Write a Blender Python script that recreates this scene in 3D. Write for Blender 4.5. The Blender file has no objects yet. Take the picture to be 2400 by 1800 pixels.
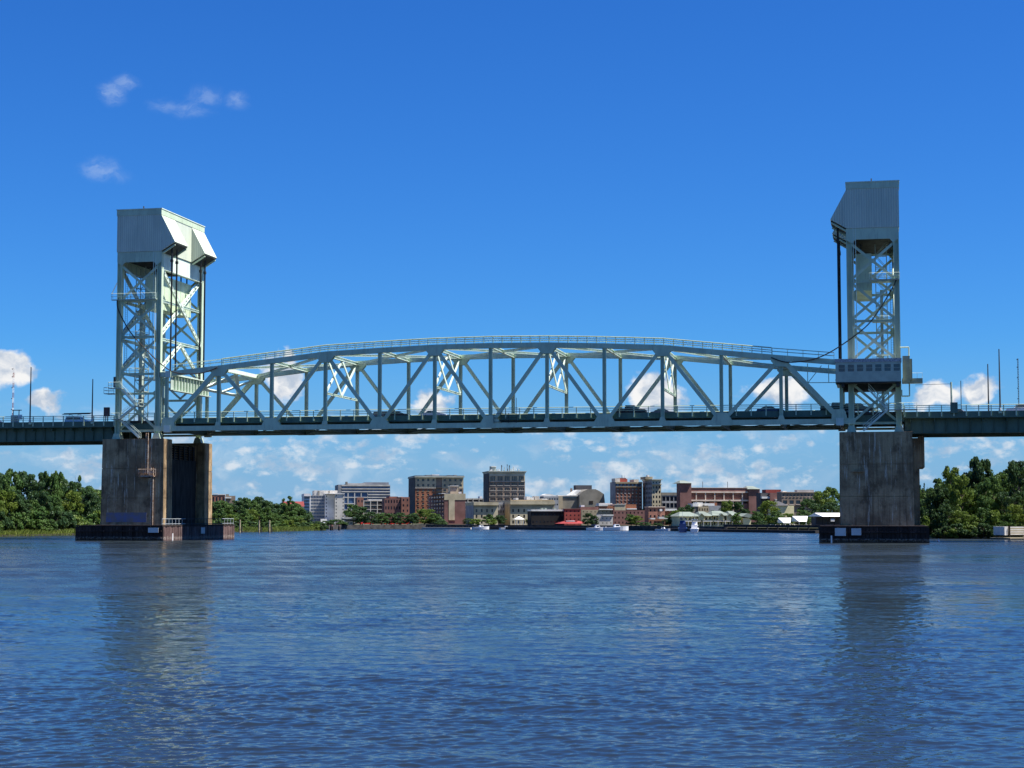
import bpy, bmesh, math, random
import numpy as np
from mathutils import Vector, Matrix
random.seed(7)
RNG = np.random.default_rng(11)
SC = bpy.context.scene
COL = SC.collection
R_ = math.radians

# ------------------------------------------------------------------ camera
PHI, PITCH, FPX = 0.203, 0.0757, 4095.86
CAM = Vector((129.312, -307.032, 4.352))
cd = bpy.data.cameras.new("camera")
cd.sensor_fit = 'HORIZONTAL'
cd.sensor_width = 36.0
cd.lens = FPX / 2400 * 36.0
cd.clip_start = 0.5
cd.clip_end = 30000
cam = bpy.data.objects.new("camera", cd)
cam.location = CAM
cam.rotation_euler = (math.pi / 2 + PITCH, 0, PHI)
COL.objects.link(cam)
SC.camera = cam

# ------------------------------------------------------------------ light
SUN_EL, SUN_AZ = R_(60), R_(1.0)          # azimuth measured from +X (along the bridge) towards +Y
SKY_STRENGTH, SUN_STRENGTH, EXPOSURE = 0.07, 5.0, 1.05
sl = bpy.data.lights.new("sun", 'SUN')
sl.energy = SUN_STRENGTH
sl.angle = R_(0.53)
sl.color = (1.0, 0.95, 0.87)
sun = bpy.data.objects.new("sun", sl)
sdir = Vector((math.cos(SUN_EL) * math.cos(SUN_AZ), math.cos(SUN_EL) * math.sin(SUN_AZ), math.sin(SUN_EL)))
sun.rotation_euler = sdir.to_track_quat('Z', 'Y').to_euler()
sun.location = (60, 0, 150)
COL.objects.link(sun)
vs = SC.view_settings
vs.view_transform = 'Standard'
vs.look = 'None'
vs.gamma = 1.0
vs.use_curve_mapping = False
vs.exposure = EXPOSURE


class NT:
    """small helper to write node trees as expressions"""
    def __init__(s, tree):
        s.t = tree
        s.n = tree.nodes
        s.l = tree.links

    def node(s, typ, **kw):
        n = s.n.new(typ)
        for k, v in kw.items():
            setattr(n, k, v)
        return n

    def put(s, sock, v):
        if isinstance(v, bpy.types.NodeSocket):
            s.l.new(v, sock)
        else:
            sock.default_value = v

    def math(s, op, a, b=0.0, c=0.0, clamp=False):
        n = s.node('ShaderNodeMath', operation=op, use_clamp=clamp)
        s.put(n.inputs[0], a)
        s.put(n.inputs[1], b)
        s.put(n.inputs[2], c)
        return n.outputs[0]

    def vmath(s, op, a, b=(0, 0, 0), out=0):
        n = s.node('ShaderNodeVectorMath', operation=op)
        s.put(n.inputs[0], a)
        s.put(n.inputs[1], b)
        return n.outputs[out]

    def noise(s, vec, scale, detail=4.0, rough=0.5, dist=0.0, out='Fac'):
        n = s.node('ShaderNodeTexNoise')
        s.put(n.inputs['Vector'], vec)
        n.inputs['Scale'].default_value = scale
        n.inputs['Detail'].default_value = detail
        n.inputs['Roughness'].default_value = rough
        n.inputs['Distortion'].default_value = dist
        return n.outputs[out]

    def mapr(s, v, a, b, c=0.0, d=1.0, smooth=True):
        n = s.node('ShaderNodeMapRange')
        n.interpolation_type = 'SMOOTHSTEP' if smooth else 'LINEAR'
        s.put(n.inputs['Value'], v)
        for k, x in zip(('From Min', 'From Max', 'To Min', 'To Max'), (a, b, c, d)):
            s.put(n.inputs[k], x)
        return n.outputs['Result']

    def mix(s, f, a, b, mode='MIX'):
        n = s.node('ShaderNodeMix', data_type='RGBA', blend_type=mode)
        s.put(n.inputs['Factor'], f)
        ia = [i for i in n.inputs if i.name == 'A' and i.type == 'RGBA'][0]
        ib = [i for i in n.inputs if i.name == 'B' and i.type == 'RGBA'][0]
        s.put(ia, a if isinstance(a, bpy.types.NodeSocket) else (*a[:3], 1))
        s.put(ib, b if isinstance(b, bpy.types.NodeSocket) else (*b[:3], 1))
        return [o for o in n.outputs if o.type == 'RGBA'][0]

    def comb(s, x, y, z):
        n = s.node('ShaderNodeCombineXYZ')
        for i, v in enumerate((x, y, z)):
            s.put(n.inputs[i], v)
        return n.outputs[0]


# ------------------------------------------------------------------ sky: Nishita plus fair-weather cumulus
W_ = bpy.data.worlds.new("World")
SC.world = W_
W_.use_nodes = True
W_.node_tree.nodes.clear()
q = NT(W_.node_tree)
sky = q.node('ShaderNodeTexSky', sky_type='NISHITA')
sky.sun_disc = False
sky.sun_elevation = SUN_EL
sky.sun_rotation = math.pi / 2 - SUN_AZ
sky.altitude = 0
sky.air_density = 1.0
sky.dust_density = 0.15
sky.ozone_density = 3.0
hs = q.node('ShaderNodeHueSaturation')
hs.inputs['Saturation'].default_value = 1.22
hs.inputs['Hue'].default_value = 0.505
q.l.new(sky.outputs[0], hs.inputs['Color'])
deep = q.mix(1.0, hs.outputs[0], (0.205, 0.53, 0.93), 'MULTIPLY')      # deep, clean late-summer air
tc = q.node('ShaderNodeTexCoord')
sp = q.node('ShaderNodeSeparateXYZ')
q.l.new(tc.outputs['Generated'], sp.inputs[0])
dx, dy, dz = sp.outputs
# bearing and elevation of the view direction in degrees
az = q.math('MULTIPLY', q.math('ARCTAN2', dx, dy), 180 / math.pi)      # clockwise from +Y
el = q.math('MULTIPLY', q.math('ARCSINE', dz), 180 / math.pi)
ae = q.comb(az, el, 0.0)
warp = q.noise(ae, 0.9, 5, 0.55, out='Color')
wv = q.vmath('MULTIPLY', q.vmath('SUBTRACT', warp, (0.5, 0.5, 0.5)), (1.5, 1.2, 0))
aew = q.vmath('ADD', ae, wv)
detail = q.noise(q.vmath('MULTIPLY', ae, (1.0, 1.25, 1)), 1.5, 8, 0.6)
# the single cumulus clouds: bearing, elevation, half width, half height, weight (degrees)
CLOUDS = []
def cloud_at(px, py, rx, ry, wgt):
    a = math.degrees(math.atan((px - 1200) / FPX)) - math.degrees(PHI)
    e = math.degrees(math.atan((1210.5 - py) / FPX))
    k = 57.3 / FPX
    CLOUDS.append((a, e, rx * k, ry * k, wgt))
for c_ in ((665, 890, 62, 72, 1.0), (668, 840, 34, 40, 0.8), (1015, 945, 62, 48, 1.0), (1535, 925, 85, 62, 1.05), (1830, 915, 105, 46, 1.0),
           (2290, 920, 75, 44, 1.05), (2195, 930, 60, 45, 0.95), (15, 885, 75, 58, 1.0), (105, 950, 55, 42, 0.95),
           ):
    cloud_at(*c_)
N_MAIN = len(CLOUDS)
for c_ in ((278, 203, 42, 26, 0.75), (252, 228, 40, 36, 0.95), (380, 255, 60, 26, 0.55), (440, 262, 70, 28, 0.62), (470, 232, 62, 36, 0.6), (545, 235, 44, 30, 0.72), (222, 410, 62, 36, 0.8), (262, 425, 50, 22, 0.5)):
    cloud_at(*c_)
WISPS = CLOUDS[N_MAIN:]
del CLOUDS[N_MAIN:]
# clouds of the same kind all round, outside this view
rr = random.Random(3)
for i in range(26):
    a = -28 + 20 + 40 + i * (360 - 55) / 26 + rr.uniform(-4, 4)
    e = rr.uniform(3.2, 6)
    CLOUDS.append((((a + 180) % 360) - 180, e, rr.uniform(1.0, 2.2), rr.uniform(0.5, 1.0), rr.uniform(0.8, 1.05)))
dens = None
shade = None
for (a, e, rx, ry, wg) in CLOUDS:
    v = q.vmath('MULTIPLY', q.vmath('SUBTRACT', aew, (a, e, 0)), (1 / rx, 1 / ry, 0))
    d_ = q.math('MULTIPLY', q.mapr(q.vmath('LENGTH', v, out='Value'), 0.1, 1.35, 1.0, 0.0), wg)
    dens = d_ if dens is None else q.math('MAXIMUM', dens, d_)
big = q.math('ADD', dens, q.math('MULTIPLY', q.math('SUBTRACT', detail, 0.5), 0.85))
big = q.mapr(big, 0.34, 0.78)
wd = None
for (a, e, rx, ry, wg) in WISPS:
    v = q.vmath('MULTIPLY', q.vmath('SUBTRACT', q.vmath('ADD', ae, q.vmath('MULTIPLY', wv, (0.35, 0.35, 0))), (a, e, 0)), (1 / rx, 1 / ry, 0))
    d_ = q.math('MULTIPLY', q.mapr(q.vmath('LENGTH', v, out='Value'), 0.0, 1.25, 1.0, 0.0), wg)
    wd = d_ if wd is None else q.math('MAXIMUM', wd, d_)
tear = q.noise(q.vmath('MULTIPLY', q.vmath('ADD', ae, wv), (0.9, 1.7, 1)), 1.6, 8, 0.66)
wisp = q.math('MULTIPLY', q.mapr(q.math('MULTIPLY', wd, q.mapr(tear, 0.32, 0.66, 0.45, 1.2)), 0.03, 1.15), 0.34)
# low, scattered field near the horizon
vo = q.node('ShaderNodeTexVoronoi', voronoi_dimensions='2D', feature='SMOOTH_F1')
q.l.new(q.vmath('MULTIPLY', q.vmath('ADD', ae, q.vmath('MULTIPLY', wv, (0.25, 0.25, 0))), (0.95, 2.1, 1)), vo.inputs['Vector'])
vo.inputs['Scale'].default_value = 1.0
vo.inputs['Smoothness'].default_value = 0.35
puff_n = q.noise(q.vmath('MULTIPLY', ae, (1.6, 2.6, 1)), 1.7, 6, 0.6)
clus = q.noise(q.vmath('MULTIPLY', ae, (0.20, 0.45, 1)), 1.0, 2, 0.5)
vo2 = q.node('ShaderNodeTexVoronoi', voronoi_dimensions='2D', feature='SMOOTH_F1')
q.l.new(q.vmath('MULTIPLY', q.vmath('ADD', ae, q.vmath('MULTIPLY', wv, (0.5, 0.4, 0))), (0.42, 1.15, 1)), vo2.inputs['Vector'])
vo2.inputs['Scale'].default_value = 1.0
vo2.inputs['Smoothness'].default_value = 0.5
d1 = q.math('SUBTRACT', 0.58, vo.outputs['Distance'])
d2 = q.math('SUBTRACT', 0.52, vo2.outputs['Distance'])
puff = q.math('ADD', q.math('MAXIMUM', d1, d2), q.math('MULTIPLY', q.math('SUBTRACT', puff_n, 0.5), 1.35))
puff = q.math('ADD', puff, q.mapr(clus, 0.32, 0.68, -0.45, 0.14))
fmask = q.math('MULTIPLY', q.mapr(el, 3.7, 2.8), q.mapr(el, 0.2, 1.2, 0.35, 1.0))
field = q.math('MULTIPLY', q.math('MULTIPLY', q.mapr(puff, 0.0, 0.62), fmask), 0.62)
veil = q.noise(q.vmath('MULTIPLY', q.vmath('ADD', ae, wv), (0.40, 0.95, 1)), 1.0, 5, 0.55)
field = q.math('MAXIMUM', field, q.math('MULTIPLY', q.math('MULTIPLY', q.mapr(veil, 0.45, 0.72), fmask), 0.32))
alpha = q.math('MAXIMUM', big, field)
alpha = q.math('MULTIPLY', alpha, q.mapr(el, -0.5, 0.3))
soft = q.noise(q.vmath('MULTIPLY', aew, (1, 1.4, 1)), 1.1, 4, 0.5)
ccol = q.mix(q.mapr(soft, 0.36, 0.62), (3.3, 3.9, 4.8), (6.4, 6.4, 6.4))
air = q.mix(q.mapr(el, 0.0, 6.0, 0.75, 0.0), deep, (1.75, 3.02, 5.0))
final = q.mix(alpha, air, ccol)
final = q.mix(wisp, final, (4.3, 5.2, 6.3))
bg = q.node('ShaderNodeBackground')
bg.inputs['Strength'].default_value = SKY_STRENGTH
q.l.new(final, bg.inputs['Color'])
wo = q.node('ShaderNodeOutputWorld')
q.l.new(bg.outputs[0], wo.inputs[0])
W_.cycles.sampling_method = 'MANUAL'
W_.cycles.sample_map_resolution = 1024

# ------------------------------------------------------------------ view helpers (photo pixel + distance -> place)
_c, _s = math.cos(PHI), math.sin(PHI)
RIGHT = Vector((_c, _s, 0))
FWD = Vector((-_s, _c, 0))
def ground_at(px, d):
    """place on the ground plan seen at photo column px, d metres away"""
    p = CAM + FWD * d + RIGHT * ((px - 1200) / FPX * d * 1.0005)
    return Vector((p.x, p.y, 0))
def z_at(py, d):
    return CAM.z + (1210.55 - py) / FPX * d
def x_on(px, Y, py=970):
    """bridge X at column px in the vertical plane Y"""
    F = FWD * math.cos(PITCH) + Vector((0, 0, 1)) * math.sin(PITCH)
    U = -FWD * math.sin(PITCH) + Vector((0, 0, 1)) * math.cos(PITCH)
    d = F + RIGHT * ((px - 1200) / FPX) - U * ((py - 900) / FPX)
    return CAM.x + d.x * (Y - CAM.y) / d.y


# ------------------------------------------------------------------ mesh helpers
class MB:
    def __init__(s):
        s.v = []
        s.f = []

    def add(s, vs_, fs):
        o = len(s.v)
        s.v += [tuple(p) for p in vs_]
        s.f += [tuple(o + i for i in f) for f in fs]
        return s

    def box(s, x0, x1, y0, y1, z0, z1):
        if x0 > x1: x0, x1 = x1, x0
        if y0 > y1: y0, y1 = y1, y0
        if z0 > z1: z0, z1 = z1, z0
        return s.add([(x0, y0, z0), (x1, y0, z0), (x1, y1, z0), (x0, y1, z0), (x0, y0, z1), (x1, y0, z1), (x1, y1, z1), (x0, y1, z1)],
                     [(0, 3, 2, 1), (4, 5, 6, 7), (0, 1, 5, 4), (1, 2, 6, 5), (2, 3, 7, 6), (3, 0, 4, 7)])

    def frame(s, a, b, up):
        a, b = Vector(a), Vector(b)
        d = (b - a).normalized()
        up = Vector(up)
        if abs(d.dot(up)) > 0.98:
            up = Vector((1, 0, 0)) if abs(d.x) < 0.9 else Vector((0, 1, 0))
        sd = d.cross(up).normalized()
        return a, b, d, sd, sd.cross(d).normalized()

    def bar(s, a, b, w, h, up=(0, 0, 1)):
        """box member from a to b, w across, h along up"""
        a, b, d, sd, u = s.frame(a, b, up)
        pts = []
        for p in (a, b):
            for i, j in ((-1, -1), (1, -1), (1, 1), (-1, 1)):
                pts.append(p + sd * (w / 2 * i) + u * (h / 2 * j))
        return s.add(pts, [(3, 2, 1, 0), (4, 5, 6, 7), (0, 1, 5, 4), (1, 2, 6, 5), (2, 3, 7, 6), (3, 0, 4, 7)])

    def ibar(s, a, b, w, h, t=0.06, up=(0, 0, 1)):
        """rolled H member: two flanges of width w, h apart along up, with a web"""
        A, B, d, sd, u = s.frame(a, b, up)
        s.bar(A + u * (h - t) / 2, B + u * (h - t) / 2, w, t, u)
        s.bar(A - u * (h - t) / 2, B - u * (h - t) / 2, w, t, u)
        s.bar(A, B, t, h - 2 * t - 0.004, u)
        return s

    def laced(s, a, b, w, h, up=(0, 0, 1), hole=0.75, pitch=1.5):
        """box member of two side plates with perforated covers (real openings)"""
        A, B, d, sd, u = s.frame(a, b, up)
        t = 0.07
        for i in (-1, 1):
            s.bar(A + sd * (w / 2 - t / 2) * i, B + sd * (w / 2 - t / 2) * i, t, h, u)
        L = (B - A).length
        n = max(2, int(L / pitch))
        step = L / n
        for j in (-1, 1):
            o = u * (h / 2 - 0.05) * j
            for i in (-1, 1):
                e = sd * (w * 0.5 - t - w * 0.11) * i
                s.bar(A + o + e, B + o + e, w * 0.2, 0.03, u)
            for k in range(n + 1):
                p0 = A + d * max(0, k * step - (step - hole) / 2) + o
                p1 = A + d * min(L, k * step + (step - hole) / 2) + o
                s.bar(p0, p1, w * 0.42, 0.03, u)
        return s

    def tube(s, a, b, r, n=6, r2=None):
        a, b, d, sd, u = s.frame(a, b, (0, 0, 1))
        r2 = r if r2 is None else r2
        pts = []
        for p, q_ in ((a, r), (b, r2)):
            for i in range(n):
                t = 2 * math.pi * i / n
                pts.append(p + sd * math.cos(t) * q_ + u * math.sin(t) * q_)
        fs = [(i, (i + 1) % n, n + (i + 1) % n, n + i) for i in range(n)]
        fs += [tuple(range(n - 1, -1, -1)), tuple(range(n, 2 * n))]
        return s.add(pts, fs)

    def path(s, pts, r, n=6):
        for a, b in zip(pts[:-1], pts[1:]):
            s.tube(a, b, r, n)
        return s

    def extr(s, prof, y0, y1):
        """prof: (x,z) outline, extruded along y"""
        n = len(prof)
        pts = [(x, y0, z) for x, z in prof] + [(x, y1, z) for x, z in prof]
        fs = [tuple(range(n)), tuple(range(2 * n - 1, n - 1, -1))]
        fs += [(i, i + n, (i + 1) % n + n, (i + 1) % n) for i in range(n)]
        return s.add(pts, fs)

    def prism(s, prof, z0, z1):
        """prof: (x,y) outline, extruded upward"""
        n = len(prof)
        pts = [(x, y, z0) for x, y in prof] + [(x, y, z1) for x, y in prof]
        fs = [tuple(range(n - 1, -1, -1)), tuple(range(n, 2 * n))]
        fs += [(i, (i + 1) % n, (i + 1) % n + n, i + n) for i in range(n)]
        return s.add(pts, fs)

    def hip(s, x0, x1, y0, y1, z0, z1, ridge=0.4):
        xm0, xm1 = x0 + (x1 - x0) * ridge / 2, x1 - (x1 - x0) * ridge / 2
        ym = (y0 + y1) / 2
        return s.add([(x0, y0, z0), (x1, y0, z0), (x1, y1, z0), (x0, y1, z0), (xm0, ym, z1), (xm1, ym, z1)],
                     [(0, 3, 2, 1), (0, 1, 5, 4), (1, 2, 5), (2, 3, 4, 5), (3, 0, 4)])

    def mesh(s, name, fix=True):
        me = bpy.data.meshes.new(name)
        me.from_pydata(s.v, [], s.f)
        if fix:
            bm = bmesh.new()
            bm.from_mesh(me)
            bmesh.ops.recalc_face_normals(bm, faces=bm.faces)
            bm.to_mesh(me)
            bm.free()
        return me

    def build(s, name, m, parent=None, label=None, fix=True, smooth=False):
        me = s.mesh(name, fix)
        me.materials.append(m)
        if smooth:
            me.polygons.foreach_set('use_smooth', [True] * len(me.polygons))
        return put(name, me, parent, label)


def put(name, me, parent=None, label=None, loc=(0, 0, 0), rot=None, scale=None):
    o = bpy.data.objects.new(name, me)
    COL.objects.link(o)
    if parent is not None:
        o.parent = parent
    o.location = loc
    if rot: o.rotation_euler = rot
    if scale: o.scale = scale
    if label: o['label'] = label
    return o

def thing(name, label, cat, loc=(0, 0, 0), rz=0.0, group=None):
    o = bpy.data.objects.new(name, None)
    o.empty_display_size = 1
    COL.objects.link(o)
    o.location = loc
    o.rotation_euler = (0, 0, rz)
    return tag(o, label, cat, group)

def tag(o, label=None, cat=None, group=None, kind=None):
    if label: o['label'] = label
    if cat: o['category'] = cat
    if group: o['group'] = group
    if kind: o['kind'] = kind
    return o

def holder(name, parent, label=None):
    o = bpy.data.objects.new(name, None)
    COL.objects.link(o)
    o.parent = parent
    if label: o['label'] = label
    return o


# ------------------------------------------------------------------ materials
def mat(name, col, rough=0.6, var=0.12, vscale=0.6, metal=0.0, col2=None, bump=0.0, bscale=4.0, stretch=(1, 1, 1), spec=0.4, obj=False, detail=5):
    m = bpy.data.materials.new(name)
    m.use_nodes = True
    m.node_tree.nodes.clear()
    n = NT(m.node_tree)
    b = n.node('ShaderNodeBsdfPrincipled')
    out = n.node('ShaderNodeOutputMaterial')
    n.l.new(b.outputs[0], out.inputs[0])
    geo = n.node('ShaderNodeNewGeometry')
    vec = n.vmath('MULTIPLY', geo.outputs['Position'], stretch)
    f = n.noise(vec, vscale, detail, 0.6)
    if col2 is None:
        col2 = tuple(c * (1 - var * 2.2) for c in col)
        col1 = tuple(min(1, c * (1 + var)) for c in col)
    else:
        col1 = col
    c = n.mix(n.mapr(f, 0.35, 0.68), col1, col2)
    if obj:
        oi = n.node('ShaderNodeObjectInfo')
        c = n.mix(n.mapr(oi.outputs['Random'], 0, 1, 0.0, 0.35, False), c, tuple(x * 0.5 for x in col))
    n.l.new(c, b.inputs['Base Color'])
    n.put(b.inputs['Roughness'], n.mapr(f, 0.3, 0.7, max(0.02, rough - 0.1), min(1, rough + 0.1)))
    b.inputs['Metallic'].default_value = metal
    b.inputs['Specular IOR Level'].default_value = spec
    if bump:
        bp = n.node('ShaderNodeBump')
        bp.inputs['Strength'].default_value = bump
        bp.inputs['Distance'].default_value = 0.1
        n.l.new(n.noise(vec, bscale, 4, 0.6), bp.inputs['Height'])
        n.l.new(bp.outputs[0], b.inputs['Normal'])
    m['nt'] = 1
    return m

M = {}
def paint_mat(name, base, grime, rust_amt, rough=0.45):
    """painted steel: faded paint, streaky grime, rust spots"""
    m = bpy.data.materials.new(name)
    m.use_nodes = True
    m.node_tree.nodes.clear()
    n = NT(m.node_tree)
    b = n.node('ShaderNodeBsdfPrincipled')
    out = n.node('ShaderNodeOutputMaterial')
    n.l.new(b.outputs[0], out.inputs[0])
    geo = n.node('ShaderNodeNewGeometry')
    pos = geo.outputs['Position']
    f1 = n.noise(n.vmath('MULTIPLY', pos, (1, 1, 0.35)), 0.55, 6, 0.62)
    f2 = n.noise(n.vmath('MULTIPLY', pos, (2.2, 2.2, 0.3)), 1.3, 5, 0.65)
    f3 = n.noise(pos, 1.1, 8, 0.7)
    c = n.mix(n.mapr(f1, 0.38, 0.68), base, tuple(x * 0.8 for x in base))
    c = n.mix(n.math('MULTIPLY', n.mapr(f2, 0.52, 0.75), 0.6), c, grime)
    c = n.mix(n.math('MULTIPLY', n.mapr(f3, 0.66 - rust_amt * 0.12, 0.78), 0.75), c, (0.16, 0.06, 0.03))
    n.l.new(c, b.inputs['Base Color'])
    n.put(b.inputs['Roughness'], n.mapr(f1, 0.3, 0.7, rough - 0.08, rough + 0.15))
    b.inputs['Specular IOR Level'].default_value = 0.4
    return m
M['steel'] = paint_mat('pale_green_steel', (0.53, 0.64, 0.46), (0.25, 0.31, 0.22), 0.28)
M['steel2'] = paint_mat('light_green_steel', (0.66, 0.77, 0.65), (0.34, 0.40, 0.33), 0.05)  # lighter green paint; also puts the sunlit look into the bracing's colour
M['rusty'] = paint_mat('rusty_green_steel', (0.40, 0.48, 0.42), (0.14, 0.12, 0.09), 0.9, 0.6)
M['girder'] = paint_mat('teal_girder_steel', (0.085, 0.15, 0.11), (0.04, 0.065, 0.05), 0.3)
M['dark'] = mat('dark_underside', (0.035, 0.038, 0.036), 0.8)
M['rope'] = mat('dark_wire_rope', (0.022, 0.02, 0.02), 0.6)
M['cable'] = mat('black_power_cable', (0.03, 0.024, 0.022), 0.6)
M['deck'] = mat('asphalt_deck', (0.06, 0.06, 0.062), 0.85)
M['slab'] = mat('concrete_slab', (0.24, 0.24, 0.23), 0.85)
M['galv'] = mat('galvanised_pipe', (0.42, 0.45, 0.44), 0.45, metal=0.3)

def siding_mat():
    m = bpy.data.materials.new('ribbed_metal_siding')
    m.use_nodes = True
    m.node_tree.nodes.clear()
    n = NT(m.node_tree)
    b = n.node('ShaderNodeBsdfPrincipled')
    out = n.node('ShaderNodeOutputMaterial')
    n.l.new(b.outputs[0], out.inputs[0])
    geo = n.node('ShaderNodeNewGeometry')
    sp_ = n.node('ShaderNodeSeparateXYZ')
    n.l.new(geo.outputs['Position'], sp_.inputs[0])
    along = n.math('ADD', sp_.outputs[0], sp_.outputs[1])
    w = n.math('SINE', n.math('MULTIPLY', along, 2 * math.pi / 0.42))
    w = n.mapr(w, -0.5, 0.5)
    f = n.noise(n.vmath('MULTIPLY', geo.outputs['Position'], (1, 1, 0.25)), 0.5, 6, 0.6)
    c = n.mix(n.mapr(f, 0.35, 0.7), (0.62, 0.67, 0.53), (0.52, 0.57, 0.45))
    c = n.mix(n.math('MULTIPLY', n.mapr(w, 0.0, 0.35, 1, 0), 0.30), c, (0.30, 0.33, 0.28))
    st = n.noise(n.vmath('MULTIPLY', geo.outputs['Position'], (1.6, 1.6, 0.10)), 1.0, 6, 0.68)
    c = n.mix(n.math('MULTIPLY', n.mapr(st, 0.56, 0.74), 0.5), c, (0.30, 0.29, 0.22))
    rs = n.noise(n.vmath('MULTIPLY', geo.outputs['Position'], (2.4, 2.4, 0.22)), 1.0, 7, 0.72)
    c = n.mix(n.math('MULTIPLY', n.mapr(rs, 0.66, 0.78), 0.6), c, (0.26, 0.13, 0.07))
    pj = n.math('FRACT', n.math('MULTIPLY', along, 1 / 3.36))
    c = n.mix(n.mapr(pj, 0.0, 0.03, 0.45, 0.0), c, (0.16, 0.18, 0.16))
    n.l.new(c, b.inputs['Base Color'])
    b.inputs['Roughness'].default_value = 0.42
    bp = n.node('ShaderNodeBump')
    bp.inputs['Strength'].default_value = 0.5
    bp.inputs['Distance'].default_value = 0.06
    n.l.new(w, bp.inputs['Height'])
    n.l.new(bp.outputs[0], b.inputs['Normal'])
    return m
M['siding'] = siding_mat()

def concrete_mat(name, base, dark, streak):
    m = bpy.data.materials.new(name)
    m.use_nodes = True
    m.node_tree.nodes.clear()
    n = NT(m.node_tree)
    b = n.node('ShaderNodeBsdfPrincipled')
    out = n.node('ShaderNodeOutputMaterial')
    n.l.new(b.outputs[0], out.inputs[0])
    geo = n.node('ShaderNodeNewGeometry')
    pos = geo.outputs['Position']
    a = n.noise(pos, 0.28, 7, 0.62)
    s1 = n.noise(n.vmath('MULTIPLY', pos, (1.5, 1.5, 0.07)), 1.0, 6, 0.62)
    s2 = n.noise(n.vmath('MULTIPLY', pos, (1.7, 1.7, 0.12)), 1.25, 7, 0.7)
    g = n.noise(pos, 5.0, 4, 0.6)
    c = n.mix(n.mapr(a, 0.36, 0.62), base, dark)
    bl = n.noise(n.vmath('MULTIPLY', pos, (1, 1, 0.6)), 0.62, 8, 0.72)
    c = n.mix(n.math('MULTIPLY', n.mapr(bl, 0.5, 0.66), 0.7), c, tuple(x * 0.45 for x in dark))
    c = n.mix(n.math('MULTIPLY', n.mapr(s1, 0.46, 0.66), 0.62), c, tuple(x * 0.42 for x in dark))
    c = n.mix(n.math('MULTIPLY', n.mapr(s2, 0.565, 0.68), 0.6), c, streak)
    c = n.mix(n.math('MULTIPLY', n.mapr(g, 0.4, 0.7), 0.22), c, tuple(x * 0.5 for x in dark))
    n.l.new(c, b.inputs['Base Color'])
    b.inputs['Roughness'].default_value = 0.88
    b.inputs['Specular IOR Level'].default_value = 0.2
    bp = n.node('ShaderNodeBump')
    bp.inputs['Strength'].default_value = 0.35
    bp.inputs['Distance'].default_value = 0.08
    n.l.new(n.noise(pos, 2.2, 6, 0.65), bp.inputs['Height'])
    n.l.new(bp.outputs[0], b.inputs['Normal'])
    return m
M['pier'] = concrete_mat('weathered_pier_concrete', (0.44, 0.315, 0.175), (0.22, 0.15, 0.085), (0.76, 0.69, 0.55))
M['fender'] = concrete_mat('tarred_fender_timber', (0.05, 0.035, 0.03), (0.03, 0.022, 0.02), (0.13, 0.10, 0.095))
M['fender2'] = concrete_mat('rusty_fender_panel', (0.17, 0.11, 0.10), (0.11, 0.07, 0.065), (0.26, 0.21, 0.19))
def tide_band(m, col):
    n = NT(m.node_tree)
    b = [x for x in m.node_tree.nodes if x.type == 'BSDF_PRINCIPLED'][0]
    src = b.inputs['Base Color'].links[0].from_socket
    g = n.node('ShaderNodeNewGeometry')
    sz = n.node('ShaderNodeSeparateXYZ')
    n.l.new(g.outputs['Position'], sz.inputs[0])
    edge = n.math('ADD', sz.outputs[2], n.math('MULTIPLY', n.math('SUBTRACT', n.noise(g.outputs['Position'], 1.6, 5, 0.7), 0.5), 1.1))
    spots = n.mapr(n.noise(g.outputs['Position'], 4.5, 4, 0.7), 0.42, 0.62)
    f = n.math('MULTIPLY', n.math('MULTIPLY', n.mapr(edge, 0.85, 0.45), n.mapr(sz.outputs[2], 0.05, 0.35)), spots)
    n.l.new(n.mix(n.math('MULTIPLY', f, 0.8), src, col), b.inputs['Base Color'])
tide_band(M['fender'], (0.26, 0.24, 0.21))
tide_band(M['fender2'], (0.34, 0.30, 0.26))
M['sign'] = mat('white_sign', (0.55, 0.55, 0.54), 0.5, 0.05)
M['bluepatch'] = mat('blue_paint_patch', (0.13, 0.15, 0.26), 0.8, 0.2, 0.8, col2=(0.20, 0.17, 0.15))
M['pipe_rust'] = mat('rust_stained_pipe', (0.55, 0.47, 0.38), 0.7, 0.2, 1.5, col2=(0.28, 0.16, 0.09))
M['glass'] = mat('dark_glass', (0.02, 0.03, 0.045), 0.08, 0.1, 0.2, spec=0.8)
M['glass_blue'] = mat('blue_glass', (0.05, 0.10, 0.20), 0.1, 0.1, 0.2, spec=0.8)
M['white'] = mat('white_paint', (0.78, 0.78, 0.76), 0.5, 0.05)
M['black'] = mat('black_rubber', (0.015, 0.015, 0.016), 0.7)

# ------------------------------------------------------------------ river water: wind chop as real displacement near the viewer, bump beyond
def wave_tile(N, L, lam_min, lam_max, slope_rms, wind, seed, spread=2.0):
    rg = np.random.default_rng(seed)
    k = np.fft.fftfreq(N, L / N) * 2 * np.pi
    kx, ky = np.meshgrid(k, k)
    kk = np.hypot(kx, ky)
    kk[0, 0] = 1e-6
    cosw = np.abs((kx * math.cos(wind) + ky * math.sin(wind)) / kk)
    lam = 2 * np.pi / kk
    amp = kk ** -1.95 * np.exp(-(lam / lam_max) ** 4) * np.exp(-(lam_min / lam) ** 2) * (0.25 + cosw ** spread)
    amp[0, 0] = 0
    h = np.fft.ifft2(amp * (rg.normal(size=(N, N)) + 1j * rg.normal(size=(N, N)))).real
    gy, gx = np.gradient(h, L / N)
    h *= slope_rms / np.sqrt((gx ** 2 + gy ** 2).mean())
    return h

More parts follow.
